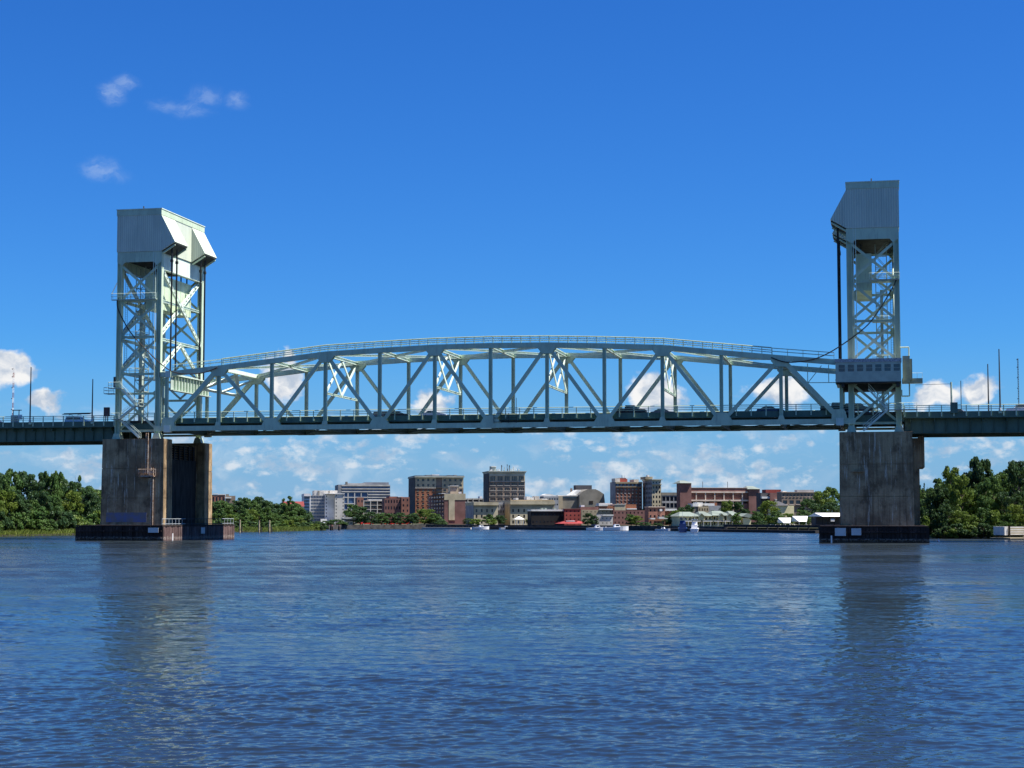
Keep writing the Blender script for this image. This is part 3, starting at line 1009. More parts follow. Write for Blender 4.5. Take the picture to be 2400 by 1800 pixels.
# cross members of the roof: struts, laterals, sway frames
for t in range(1, 12):
    z = ZT[t]
    if t in (1, 11):
        MB().laced((t * PN, 0.42, z - 0.05), (t * PN, WB - 0.42, z - 0.05), 0.9, 0.7, (0, 0, 1), 0.5, 0.95).build('roof_strut', ST2, span)
    else:
        MB().ibar((t * PN, 0.42, z - 0.1), (t * PN, WB - 0.42, z - 0.1), 0.5, 0.6, 0.07).build('roof_strut', ST2, span)
for t in range(1, 11):
    n0, f0, n1, f1 = U(t, 0.4), U(t, WB - 0.4), U(t + 1, 0.4), U(t + 1, WB - 0.4)
    dz = Vector((0, 0, -0.12))
    m0, m1 = (n0 + f0) / 2, (n1 + f1) / 2
    if t % 2 == 1:
        MB().ibar(n0 + dz, m1 + dz, 0.38, 0.42, 0.06).build('roof_lateral', ST2, span)
        MB().ibar(f0 + dz, m1 + dz, 0.38, 0.42, 0.06).build('roof_lateral', ST2, span)
    else:
        MB().ibar(m0 + dz, n1 + dz, 0.38, 0.42, 0.06).build('roof_lateral', ST2, span)
        MB().ibar(m0 + dz, f1 + dz, 0.38, 0.42, 0.06).build('roof_lateral', ST2, span)
for t in (3, 5, 7, 9):
    x, z1, z0 = t * PN, ZT[t] - 0.5, ZT[t] - 7.2
    sf = holder('sway_frame', span)
    mid = WB / 2
    MB().ibar((x, 0.35, z0), (x, WB - 0.35, z0), 0.34, 0.4, 0.06).build('strut', ST2, sf)
    for a, b in (((0.4, z1), (mid, z0)), ((mid, z1), (0.4, z0)), ((mid, z1), (WB - 0.4, z0)), ((WB - 0.4, z1), (mid, z0))):
        off = 0.09 if a[0] < b[0] else -0.09
        MB().bar((x + off, a[0], a[1]), (x + off, b[0], b[1]), 0.16, 0.52, (0, 0, 1)).build('brace', ST2, sf)
# portal frames in the plane of the end diagonals
for e, k in ((0, 1), (LS, -1)):
    def pp(f, y): return Vector((e + k * PN * f, y, ZC + (31.95 - ZC) * f))
    pf = holder('portal_frame', span)
    upn = Vector((-k * (31.95 - ZC), 0, PN)).normalized()
    MB().bar(pp(0.66, 0.4), pp(0.66, WB - 0.4), 0.5, 0.3, upn).build('strut', ST2, pf)
    mid = pp(0.95, WB / 2)
    for y in (0.4, WB - 0.4):
        MB().bar(pp(0.66, y), mid, 0.8, 0.3, upn).build('brace', ST2, pf)
        MB().bar(pp(0.66, WB / 2), pp(0.92, y), 0.55, 0.22, upn).build('brace', ST2, pf)
    # lifting girder with stiffeners
    lg = holder('lifting_girder', span)
    gx = e + 0.55 * k
    MB().box(gx - 0.06, gx + 0.06, 0.5, WB - 0.5, 28.1, 30.85).build('web_plate', M['rusty'], lg)
    MB().box(gx - 0.5, gx + 0.55, 0.5, WB - 0.5, 30.85, 31.0).build('flange', ST2, lg)
    MB().box(gx - 0.5, gx + 0.55, 0.5, WB - 0.5, 27.95, 28.1).build('flange', M['rusty'], lg)
    for j in range(1, 13):
        yy = 0.5 + j * (WB - 1.0) / 13
        MB().box(gx + 0.062 * k, gx + 0.42 * k, yy - 0.05, yy + 0.05, 28.102, 30.848).build('stiffener', ST, lg)
        MB().box(gx - 0.062 * k, gx - 0.42 * k, yy - 0.05, yy + 0.05, 28.102, 30.848).build('stiffener', ST, lg)
# deck
for t in range(13):
    x = t * PN + (0.25 if t == 0 else -0.25 if t == 12 else 0)
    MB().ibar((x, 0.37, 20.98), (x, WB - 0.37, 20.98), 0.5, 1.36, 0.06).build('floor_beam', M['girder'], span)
for t in range(12):
    for a, b in ((0.4, WB - 0.4), (WB - 0.4, 0.4)):
        MB().bar((t * PN + 0.5, a, 20.46 if a < b else 20.62), ((t + 1) * PN - 0.5, b, 20.46 if a < b else 20.62), 0.3, 0.14).build('bottom_lateral', M['girder'], span)
for i in range(8):
    y = 1.9 + i * (WB - 3.8) / 7
    MB().ibar((0.1, y, 21.95), (LS - 0.1, y, 21.95), 0.3, 0.56, 0.05).build('stringer', M['girder'], span)
MB().box(0.05, LS - 0.05, 1.22, WB - 1.22, 22.24, 22.44).build('roadway_slab', M['deck'], span)
for y0, y1 in ((0.38, 0.945), (WB - 0.945, WB - 0.38)):
    MB().box(0.1, LS - 0.1, y0, y1, 21.66, 21.74).build('shade_plate', M['girder'], span)  # plate added to keep the sun off the pier below
for y in (1.08, WB - 1.08):
    for t in range(12):
        MB().box(t * PN + 0.01, (t + 1) * PN - 0.01, y - 0.13, y + 0.13, 21.62, 22.74).build('edge_beam', M['girder'], span)

post_me = MB().box(-0.075, 0.075, -0.07, 0.07, 0, 1.95).box(-0.11, 0.11, -0.075, 0.075, 0.0, 0.7).mesh('post')
post_me.materials.append(ST)
def railing(parent, xa, xb, y, zbase, step, ztop, m, name='railing'):
    r = holder(name, parent)
    b = MB()
    n = max(1, round((xb - xa) / step))
    for i in range(n + 1):
        put('post', post_me, r, None, (xa + (xb - xa) * i / n, y, ztop - 1.95))
    for dz_, rad in ((-0.05, 0.075), (-0.38, 0.055), (-0.72, 0.055)):
        b = MB()
        b.tube((xa, y - 0.11, ztop + dz_), (xb, y - 0.11, ztop + dz_), rad)
        b.build('rail', m, r)
    return r
railing(span, 0.1, LS - 0.1, 0.86, 22.4, PN / 4, 23.9, ST)
railing(span, 0.1, LS - 0.1, WB - 0.86, 22.4, PN / 4, 23.9, ST)

# walkway with hand rails on the near top chord
tr = holder('chord_handrail', span, 'pipe handrail following the curved top chord')
def ztop_at(x):
    t = min(11.999, max(0, x / PN))
    i = int(t)
    return ZT[i] + (ZT[i + 1] - ZT[i]) * (t - i) + 0.46
for yy in (-0.34, 0.42):
    xs = [PN * 1.06 + i * 1.72 for i in range(int((PN * 9.86) / 1.72) + 1)]
    for x in xs:
        MB().tube((x, yy, ztop_at(x)), (x, yy, ztop_at(x) + 1.2), 0.045, 5).build('post', ST, tr)
    for dz_, rad in ((1.2, 0.085), (0.78, 0.05), (0.42, 0.05)):
        pts = [Vector((x, yy, ztop_at(x) + dz_)) for x in [xs[0]] + [t * PN for t in range(2, 11)] + [xs[-1]]]
        MB().path(pts, rad).build('rail', ST if dz_ > 1 else ST2, tr)
for (xa, xb) in ((1.2, xs[0] - 0.06), (xs[-1] + 0.06, LS - 1.2)):
    for yy in (-0.34, 0.42):
        for i in range(5):
            x = xa + (xb - xa) * i / 4
            MB().tube((x, yy, ztop_at(x)), (x, yy, ztop_at(x) + 1.15), 0.035, 5).build('post', ST, tr)
        for dz_ in (1.15, 0.6):
            MB().path([Vector((xa, yy, ztop_at(xa) + dz_)), Vector((xb, yy, ztop_at(xb) + dz_))], 0.04).build('rail', ST, tr)
# small service stand hung on the near chord, and the hanging pipe frame at the far right end
sp_ = holder('service_stand', span, 'small pipe service stand clamped to the bottom chord')
for x in (62.9, 64.2, 65.6, 67.0):
    MB().tube((x, -0.5, 21.1), (x, -0.5, 22.9 if x < 66 else 25.6), 0.05, 5).build('post', M['dark'], sp_)
for z in (21.3, 22.0, 22.8):
    MB().tube((62.9, -0.5, z), (67.0, -0.5, z), 0.04, 5).build('rail', M['dark'], sp_)
hf = holder('pipe_hanger_frame', span, 'thin pipe frame hung under the top chord end')
for a, b in (((118.6, 30.9), (118.6, 27.6)), ((122.2, 30.6), (122.2, 27.5)), ((118.7, 27.6), (121.0, 30.5)), ((118.4, 27.55), (124.0, 27.5))):
    MB().tube((a[0], 0.0, a[1]), (b[0], 0.0, b[1]), 0.07, 5).build('pipe', ST, hf)

# ------------------------------------------------------------------ towers
TZ = [18.8, 20.6, 27.4, 31.1, 38.1, 45.1, 52.1]
def flight(parent, p0, p1, w=0.9, n=14):
    """stair flight between two points, running along X, treads w wide in Y"""
    p0, p1 = Vector(p0), Vector(p1)
    st = holder('stair_flight', parent)
    for s in (0, 1):
        o = Vector((0, w * s, 0))
        MB().bar(p0 + o, p1 + o, 0.06, 0.28).build('stringer', ST2, st)
        for h in (0.95, 0.5):
            MB().tube(p0 + o + Vector((0, 0, h)), p1 + o + Vector((0, 0, h)), 0.03, 5).build('handrail', ST2, st)
        for f in (0, 0.33, 0.66, 1):
            c = p0.lerp(p1, f) + o
            MB().tube(c, c + Vector((0, 0, 0.95)), 0.03, 5).build('rail_post', ST2, st)
    for i in range(n):
        c = p0.lerp(p1, (i + 0.5) / n)
        MB().box(c.x - 0.14, c.x + 0.14, c.y + 0.035, c.y + w - 0.035, c.z - 0.02, c.z + 0.02).build('tread', M['galv'], st)

def platform(parent, x0, x1, y0, y1, z, sides='fblr', name='platform', m=None):
    pf = holder(name, parent)
    m = m or ST2
    MB().box(x0, x1, y0, y1, z - 0.12, z).build('floor_plate', M['rusty'], pf)
    pts = {'f': ((x0, y0), (x1, y0)), 'b': ((x0, y1), (x1, y1)), 'l': ((x0, y0), (x0, y1)), 'r': ((x1, y0), (x1, y1))}
    for s in sides:
        a, b = pts[s]
        a, b = Vector((*a, z)), Vector((*b, z))
        for h in (1.1, 0.55):
            MB().tube(a + Vector((0, 0, h)), b + Vector((0, 0, h)), 0.04, 5).build('rail', m, pf)
        n = max(1, int((b - a).length / 1.2))
        for i in range(n + 1):
            c = a.lerp(b, i / n)
            MB().tube(c, c + Vector((0, 0, 1.1)), 0.035, 5).build('rail_post', m, pf)

def tower(label, k, e):
    """k: +1 right-hand tower (outward is +X), -1 left-hand; e: X of the span end"""
    def X(o): return e + k * o
    T = thing('lift_tower', label, 'bridge tower', (0, 0, 0), 0, 'lift towers of the bridge')
    OI, OO = 1.62, 9.62
    for y in (0.0, WB):
        for o in (OI, OO):
            MB().ibar((X(o), y, 19.9), (X(o), y, 54.25), 0.9, 0.95, 0.16, (1, 0, 0)).build('leg', ST, T)
            MB().extr([(X(o) - 0.85, 18.8), (X(o) + 0.85, 18.8), (X(o) + 0.5, 19.9), (X(o) - 0.5, 19.9)], y - 0.8, y + 0.8).build('leg_shoe', ST, T)
            for z in TZ[2:6]:
                s = 1 if o == OI else -1
                MB().extr([(X(o) + k * s * 0.40, z - 0.75), (X(o) + k * s * 1.05, z - 0.3), (X(o) + k * s * 1.05, z + 0.3), (X(o) + k * s * 0.40, z + 0.75)], y - 0.05, y + 0.05).build('gusset_plate', ST, T)
        a, b = OI + 0.48, OO - 0.48
        for z in (20.4, 27.4, 31.1, 38.1, 45.1):
            MB().ibar((X(a), y, z), (X(b), y, z), 0.3, 0.42, 0.06).build('strut', ST, T)
        for z0, z1 in ((31.1, 38.1), (38.1, 45.1), (45.1, 52.0)):
            for s in (0, 1):
                p0, p1 = (a, b) if s == 0 else (b, a)
                yo = 0.1 if s else -0.1
                MB().bar((X(p0), y + yo, z0 + 0.45), (X(p1), y + yo, z1 - 0.45), 0.17, 0.44, (0, 0, 1)).build('brace', ST, T)
            MB().box(X((a + b) / 2) - 0.42, X((a + b) / 2) + 0.42, y - 0.215, y - 0.19, (z0 + z1) / 2 - 0.4, (z0 + z1) / 2 + 0.4).build('gusset_plate', ST, T)
        for p in (a, b):
            MB().bar((X(p), y, 30.8), (X((a + b) / 2), y, 27.75), 0.18, 0.4, (0, 0, 1)).build('brace', ST, T)
        for s in (0, 1):
            p0, p1 = (a, b) if s == 0 else (b, a)
            MB().bar((X(p0), y + (0.1 if s else -0.1), 20.9), (X(p1), y + (0.1 if s else -0.1), 27.0), 0.17, 0.42, (0, 0, 1)).build('brace', ST, T)
        # sheeted band under the housing, with haunches
        MB().extr([(X(OI - 0.48), 54.25), (X(OI - 0.48), 52.3), (X(OI + 0.5), 51.6), (X(OI + 1.1), 52.3), (X(OO - 1.1), 52.3), (X(OO - 0.5), 51.6), (X(OO + 0.48), 52.3), (X(OO + 0.48), 54.25)], y - 0.53, y - 0.49).build('fascia_plate', ST, T)
    # faces across the roadway
    for o in (OI, OO):
        x = X(o)
        MB().box(x - 0.1, x + 0.1, 0.47, WB - 0.47, 51.0, 54.2).build('cross_girder', ST2, T)
        MB().box(x - 0.4, x + 0.4, 0.47, WB - 0.47, 50.86, 51.0).build('cross_girder', M['rusty'], T)
        for z in (37.7, 45.0, 31.4):
            MB().ibar((x, 0.47, z), (x, WB - 0.47, z), 0.42, 0.5, 0.07).build('portal_strut', ST2, T)
        for s in (0, 1):
            y0, y1 = (0.5, WB - 0.5) if s == 0 else (WB - 0.5, 0.5)
            xo = x + (0.26 if s else -0.26)
            MB().laced((xo, y0, 38.2), (xo, y1, 50.6), 0.72, 0.4, (1, 0, 0), 0.7, 1.35).build('portal_brace', ST2, T)
        for y0 in (0.5, WB - 0.5):
            MB().laced((x, WB / 2, 37.5), (x, y0, 31.9), 0.7, 0.42, (1, 0, 0), 0.7, 1.35).build('portal_brace', ST2, T)
        MB().box(x - 0.3, x + 0.3, WB / 2 - 0.7, WB / 2 + 0.7, 44.4, 45.6).build('gusset_plate', ST2, T)
    # machinery housing: sheeted, with two sloping hoods over the sheaves
    Hs = holder('machinery_housing', T, 'ribbed metal machinery house with two sloping sheave hoods')
    ya, yb, yc, yd = -0.62, 5.9, 14.4, WB + 0.62
    MB().extr([(X(10.2), 54.28), (X(10.2), 61.2), (X(1.32), 61.2), (X(1.32), 54.28)], yb, yc).build('wall_panel', M['siding'], Hs)
    for y0, y1 in ((ya, yb), (yc, yd)):
        MB().extr([(X(10.2), 54.28), (X(10.2), 61.2), (X(1.32), 61.2), (X(-1.5), 55.95), (X(1.30), 54.28)], y0 + (0 if y0 == ya else 0.004), y1 - (0.004 if y0 == ya else 0)).build('sheave_hood', M['siding'], Hs)
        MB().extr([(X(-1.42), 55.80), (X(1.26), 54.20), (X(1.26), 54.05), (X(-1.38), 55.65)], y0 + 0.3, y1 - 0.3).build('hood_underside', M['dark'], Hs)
        for yy in (y0 + 0.5, y1 - 0.5):
            MB().bar((X(-1.3), yy, 55.5), (X(1.3), yy, 53.9), 0.25, 0.4).build('hood_beam', ST, Hs)
    MB().box(X(10.28), X(1.24), ya - 0.08, yd + 0.08, 61.2, 62.3).build('roof_trim', ST, Hs)
    MB().box(X(10.36), X(1.14), ya - 0.16, yd + 0.16, 62.3, 62.45).build('roof', ST2, Hs)
    MB().box(X(1.31), X(1.25), 7.7, 8.5, 57.1, 58.7).build('window', M['glass'], Hs)
    MB().tube((X(5.6), 1.0, 62.45), (X(5.6), 1.0, 63.2), 0.12, 6).build('roof_beacon', M['dark'], Hs)
    MB().box(X(6.6), X(4.2), 2.0, 6.0, 62.45, 62.62).build('roof_hatch', ST, Hs)
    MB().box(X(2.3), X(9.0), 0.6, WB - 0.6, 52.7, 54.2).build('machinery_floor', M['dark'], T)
    # counterweight hanging inside
    cw = holder('counterweight', T, 'big plated counterweight block hanging high inside the tower')
    MB().box(X(2.75), X(5.4), 2.2, WB - 2.2, 43.7, 50.2).build('block', M['steel'], cw)
    for j in range(1, 6):
        yy = 2.2 + j * (WB - 4.4) / 6
        for o in (2.72, 5.43):
            MB().box(X(o) - 0.02, X(o) + 0.02, yy - 0.08, yy + 0.08, 43.72, 50.18).build('plate_seam', ST, cw)
    for yy in (1.2, 4.2, 16.1, 19.1):
        MB().tube((X(3.6), yy + 1.2 if yy < 10 else yy - 1.2, 50.2), (X(3.6), yy + 1.2 if yy < 10 else yy - 1.2, 52.0), 0.14, 6).build('hanger_rope', M['rope'], cw)
    # lift ropes from the hoods down to the span
    for yy in (0.9, 3.3, 15.3, 17.6):
        lr = holder('lift_rope', T)
        for i in range(2):
            MB().tube((X(-0.3) + 0.085 * (i - 0.5) * 2, yy, 31.0), (X(-0.3) + 0.085 * (i - 0.5) * 2, yy, 55.2), 0.08, 6).build('strand', M['rope'], lr)
        MB().box(X(-0.3) - 0.24, X(-0.3) + 0.24, yy - 0.2, yy + 0.2, 52.3, 52.8).build('rope_clamp', M['dark'], lr)
    # lattice lift shaft and ladder inside the tower
    sh = holder('elevator_shaft', T, 'open lattice elevator shaft inside the tower')
    sx0, sx1, sy0, sy1 = 6.1, 8.0, 3.6, 5.6
    for o in (sx0, sx1):
        for yy in (sy0, sy1):
            MB().bar((X(o), yy, 20.5), (X(o), yy, 52.0), 0.13, 0.13).build('corner_post', M['rusty'], sh)
    z = 21.5
    i = 0
    while z < 51:
        for yy in (sy0, sy1):
            MB().bar((X(sx0), yy, z), (X(sx1), yy, z), 0.1, 0.12).build('ring_bar', M['rusty'], sh)
            p = (sx0, sx1) if i % 2 else (sx1, sx0)
            MB().bar((X(p[0]), yy, z), (X(p[1]), yy, z + 2.2), 0.07, 0.1, (0, 1, 0)).build('lacing', M['rusty'], sh)
        for o in (sx0, sx1):
            MB().bar((X(o), sy0, z), (X(o), sy1, z), 0.1, 0.12).build('ring_bar', M['rusty'], sh)
        z += 2.2
        i += 1
    for z in (31.3, 38.2, 45.2):
        platform(T, X(9.0) if k > 0 else X(5.0), X(5.0) if k > 0 else X(9.0), 1.0, 3.2, z, 'fb') if False else platform(T, min(X(9.1), X(5.4)), max(X(9.1), X(5.4)), 0.9, 3.3, z, 'fb')
    MB().bar((X(7.05), 4.6, 20.6), (X(7.05), 4.6, 44.0), 0.5, 0.9, (0, 1, 0)).build('guide_rail', M['rusty'], T)
    ld = holder('ladder', T)
    for s in (-0.22, 0.22):
        MB().tube((X(8.75) + s, 0.9, 31.3), (X(8.75) + s, 0.9, 52.2), 0.035, 5).build('side_rail', M['dark'], ld)
    for i in range(50):
        MB().tube((X(8.75) - 0.22, 0.9, 31.5 + i * 0.41), (X(8.75) + 0.22, 0.9, 31.5 + i * 0.41), 0.02, 4).build('rung', M['dark'], ld)
    for s in (2.35, 2.75):
        MB().tube((X(s), -0.55, 30.0), (X(s), -0.55, 54.4), 0.06, 5).build('conduit', ST2, T)
    # stairs on the near face
    ysta = -1.55
    if k < 0:
        flight(T, (X(8.6), ysta, 28.4), (X(5.4), ysta, 25.0))
        platform(T, X(5.5), X(4.3), ysta - 1.0, ysta + 0.95, 25.0, 'fr')
        flight(T, (X(5.3), ysta - 1.0, 24.9), (X(8.4), ysta - 1.0, 22.6))
        platform(T, X(9.9), X(8.3), ysta - 1.05, ysta + 0.95, 22.55, 'fl')
        flight(T, (X(8.7), ysta, 22.5), (X(4.7), ysta, 19.0))
        platform(T, X(10.9), X(8.2), -1.8, -0.5, 28.4, 'fl')
    else:
        flight(T, (X(4.6), ysta, 26.2), (X(7.6), ysta, 22.7))
        platform(T, X(7.5), X(12.6), ysta - 1.0, ysta + 0.95, 22.6, 'f')
        flight(T, (X(7.7), ysta - 1.0, 22.5), (X(3.6), ysta - 1.0, 19.0))
    return T, X

TL, XL = tower('left lift tower, pale green steel with bright sunlit side and hooded housing', -1, 0.0)
TR, XR = tower('right lift tower, pale green steel lattice with glazed operator cabin', 1, LS)
platform(TL, XL(12.2), XL(10.2), -0.9, 1.2, 27.5, 'flb', 'balcony')
MB().box(XL(10.45), XL(10.05), -0.6, -0.1, 28.6, 30.6).build('control_box', M['dark'], TL)
platform(TL, XL(10.9), XL(1.9), -1.2, -0.5, 45.2, 'fl', 'gallery')
MB().bar((XL(10.9), -1.0, 46.3), (XL(9.9), -0.9, 48.4), 0.12, 0.12).build('davit_arm', ST2, TL)
platform(TR, XR(5.0), XR(10.1), -1.2, -0.5, 45.2, 'f', 'gallery')
# operator cabin on the right tower
cab = holder('operator_cabin', TR, 'long grey cabin with a row of dark windows on the right tower')
cx0, cx1, cy0, cy1, cz0, cz1 = 123.45, 134.4, -4.2, -0.62, 27.25, 31.15
WIN = [(124.0 + i * 1.53, 125.03 + i * 1.53) for i in range(7)]
M['cabin'] = mat('grey_green_cabin_panel', (0.42, 0.47, 0.37), 0.5, 0.06, 1.0)
MB().box(cx0, cx1, cy0, cy1, cz0, 29.05).build('lower_wall', M['cabin'], cab)
MB().box(cx0, cx1, cy0, cy1, 30.2, 30.62).build('upper_wall', M['cabin'], cab)
xs = [cx0] + [v for w in WIN for v in w] + [cx1]
for a, b in zip(xs[0::2], xs[1::2]):
    MB().box(a, b, cy0, cy0 + 0.14, 29.05, 30.2).build('mullion', M['cabin'], cab)
MB().box(cx0, cx1, cy0 + 1.0, cy1, 29.05, 30.2).build('back_wall', M['cabin'], cab)
for a, b in WIN:
    w_ = MB().box(a, b, cy0 + 0.07, cy0 + 0.09, 29.05, 30.2).build('window', M['glass'], cab)
    MB().box(a, b, cy0 + 0.05, cy0 + 0.068, 29.6, 29.66).build('sash_bar', M['cabin'], w_)
M['cabinroof'] = mat('speckled_roof_edge', (0.42, 0.42, 0.43), 0.7, 0.3, 6.0)
MB().box(cx0 - 0.1, cx1 + 0.1, cy0 - 0.1, cy1, 30.62, 31.2).build('roof_edge', M['cabinroof'], cab)
MB().box(cx0 - 0.02, cx1 + 0.02, cy0 - 0.02, cy1, 27.1, 27.25).build('floor_edge', M['dark'], cab)
for a in (124.4, 133.6):
    MB().box(a, a + 0.5, cy0 + 0.3, cy1, 26.5, 27.1).build('floor_beam', M['dark'], cab)
MB().box(124.0, 134.0, 0.6, 6.0, 26.2, 27.3).build('cabin_floor', M['dark'], cab)
sb = holder('service_riser', TR, 'yellowish ducts and pipe loop beside the cabin')
M['cream'] = mat('drab_green_duct', (0.32, 0.34, 0.22), 0.6, 0.1, 1.0)
MB().box(134.7, 135.9, -2.6, -1.3, 27.0, 31.7).build('duct', M['cream'], sb)
MB().box(135.9, 136.3, -2.4, -1.5, 27.6, 31.2).build('duct_cover', M['cream'], sb)
MB().path([Vector((134.3, -1.2, 33.3)), Vector((135.8, -1.2, 33.3)), Vector((135.8, -1.2, 31.7))], 0.13).build('pipe', ST, sb)
MB().path([Vector((134.5, -1.2, 26.0)), Vector((134.5, -1.2, 24.9)), Vector((135.8, -1.2, 24.9)), Vector((135.8, -1.2, 27.0))], 0.13).build('pipe', ST, sb)
MB().box(134.6, 138.0, -1.9, 0.2, 27.1, 27.9).build('balcony_trough', M['cream'], sb)
for xx in (136.2, 137.1, 137.95):
    MB().tube((xx, -1.85, 27.9), (xx, -1.85, 28.8), 0.03, 5).build('rail_post', ST2, sb)
MB().tube((136.2, -1.85, 28.8), (138.0, -1.85, 28.8), 0.03, 5).build('rail', ST2, sb)

# slack power cables between towers and span
def cable(name, label, pts, r=0.11):
    out = []
    P = [Vector(p) for p in pts]
    for i in range(len(P) - 1):
        p0, p1, p2, p3 = P[max(0, i - 1)], P[i], P[i + 1], P[min(len(P) - 1, i + 2)]
        for j in range(6):
            t = j / 6
            out.append(0.5 * ((2 * p1) + (p2 - p0) * t + (2 * p0 - 5 * p1 + 4 * p2 - p3) * t * t + (3 * p1 - p0 - 3 * p2 + p3) * t ** 3))
    out.append(P[-1])
    tag(MB().path(out, r, 6).build(name, M['cable'], None, smooth=False), label, 'cable', 'slack power cables of the lift span')
yc_ = -0.75
cable('power_cable', 'slack black cable hanging from right tower to the span', [(112.4, yc_, 32.0), (114.2, yc_, 31.3), (116.2, yc_, 31.1), (119.8, yc_, 31.6), (123.5, yc_, 33.3), (128.5, yc_, 36.9), (131.0, yc_, 40.0), (133.2, yc_, 43.6), (134.0, yc_, 45.3)])
cable('power_cable', 'slack black cable hanging from left tower to the span', [(-9.9, yc_, 45.2), (-9.6, yc_, 43.2), (-7.2, yc_, 39.1), (-3.9, yc_, 35.6), (-0.3, yc_, 32.4), (2.4, yc_, 31.1), (6.1, yc_, 30.9), (8.4, yc_, 31.3), (10.3, yc_, 32.0)])

# ------------------------------------------------------------------ piers
M['darktimber'] = mat('black_tarred_timber', (0.016, 0.013, 0.011), 0.8, 0.25, 1.2, stretch=(1, 1, 0.2))
def pier(label, k, e):
    def X(o): return e + k * o
    T = thing('bridge_pier', label, 'bridge pier', (0, 0, 0), 0, 'concrete piers under the lift towers')
    i0, i1 = -0.45, 11.75
    lifts = [(-2.0, 7.75), (7.83, 13.25), (13.33, 18.78)]
    for y0, y1 in ((-2.0, 1.9), (WB - 1.9, WB + 2.0)):
        for z0, z1 in lifts:
            f0, f1 = max(0, (18.8 - z0)) * 0.008, max(0, (18.8 - z1)) * 0.008
            a = MB()
            pts = []
            for z, f in ((z0, f0), (z1, f1)):
                pts += [(X(i0 - f), y0 - f, z), (X(i1 + f), y0 - f, z), (X(i1 + f), y1 + f, z), (X(i0 - f), y1 + f, z)]
            a.add(pts, [(0, 3, 2, 1), (4, 5, 6, 7), (0, 1, 5, 4), (1, 2, 6, 5), (2, 3, 7, 6), (3, 0, 4, 7)])
            a.build('concrete_shaft', M['pier'], T)
        MB().box(X(i0 + 0.06), X(i1 - 0.06), y0 + 0.06, y1 - 0.06, 7.7, 13.4).build('joint_core', M['pier'], T)
        MB().box(X(i0 + 0.1), X(i1 + 0.1), y0 + 0.1, y1 - 0.1, 18.78, 18.82).build('cap_top', M['pier'], T)
    MB().box(X(7.2), X(10.9), 1.9, WB - 1.9, -2.0, 18.2).build('recessed_wall', M['fender'], T)  # near-black timber colour puts the recess's shade into the wall
    MB().box(X(1.2), X(2.2), 2.0, 2.9, 2.0, 18.3).build('pilaster', M['pier'], T)
    MB().box(X(1.2), X(2.2), WB - 2.9, WB - 2.0, 2.0, 18.3).build('pilaster', M['pier'], T)
    MB().box(X(2.4), X(7.2), 1.9, WB - 1.9, 14.5, 18.2).build('cross_beam', M['pier'], T)
    MB().box(X(i1 - 0.4), X(i1 + 1.3), 5.2, WB - 1.95, -2.0, 18.0).build('bearing_wall', M['pier'], T)
    MB().box(X(i1 + 1.3), X(i1 + 2.2), 5.4, WB - 2.2, 12.9, 18.4).build('bearing_corbel', M['pier'], T)
    scr = holder('timber_screen', T, 'black tarred timber screen closing the gap between the pier shafts')
    yy0, yy1, nb = 2.95, WB - 2.95, 30
    for i in range(nb):
        a_ = yy0 + (yy1 - yy0) * i / nb
        b_ = yy0 + (yy1 - yy0) * (i + 1) / nb
        top = 17.9 if i % 5 == 2 else 15.2
        MB().box(X(0.9), X(1.15), a_ + 0.03, b_ - 0.03, -1.0, top).build('plank', M['darktimber'], scr)
    for j in range(6):
        MB().box(X(1.16), X(1.4), yy0, yy1, 15.35 + 0.45 * j, 15.6 + 0.45 * j).build('rail', M['darktimber'], scr)
    return T, X
PLft, PXL = pier('weathered dark concrete pier under the left tower with pipe ladders', -1, 0.0)
PRgt, PXR = pier('weathered dark concrete pier under the right tower', 1, LS)
# ladders, cage platform and paint patch on the left pier
for (x, z0, z1) in ((-2.75, 12.3, 19.9), (-1.65, 2.8, 13.4)):
    ld = holder('pipe_ladder', PLft, 'rust stained pipe ladder on the pier face')
    for s in (-0.22, 0.22):
        MB().tube((x + s, -2.28, z0), (x + s, -2.28, z1), 0.07, 6).build('side_rail', M['pipe_rust'], ld)
    n = int((z1 - z0) / 0.42)
    for i in range(n):
        MB().tube((x - 0.22, -2.28, z0 + 0.3 + i * 0.42), (x + 0.22, -2.28, z0 + 0.3 + i * 0.42), 0.03, 4).build('rung', M['pipe_rust'], ld)
pf = holder('rest_platform', PLft, 'small rusty landing between the two pier ladders')
MB().box(-4.1, -1.1, -3.0, -2.2, 11.75, 11.9).build('floor_plate', M['pipe_rust'], pf)
for z in (12.55, 13.1):
    MB().tube((-4.1, -3.0, z), (-0.7, -3.0, z), 0.05, 5).build('rail', M['pipe_rust'], pf)
for x in (-4.1, -3.1, -2.1, -0.7):
    MB().tube((x, -3.0, 11.9), (x, -3.0, 13.1), 0.04, 5).build('rail_post', M['pipe_rust'], pf)
MB().extr([(-3.9, 11.75), (-1.9, 11.75), (-1.9, 11.5)], -2.95, -2.2).build('bracket', M['dark'], pf)
MB().box(-10.7, -2.7, -2.165, -2.14, 3.3, 5.1).build('paint_patch', M['bluepatch'], PLft, 'faded blue painted patch at the foot of the pier')
# arched recess hood on the right pier
MB().box(126.0, 127.9, -2.35, -2.1, 11.9, 12.2).build('ledge', M['pier'], PRgt)

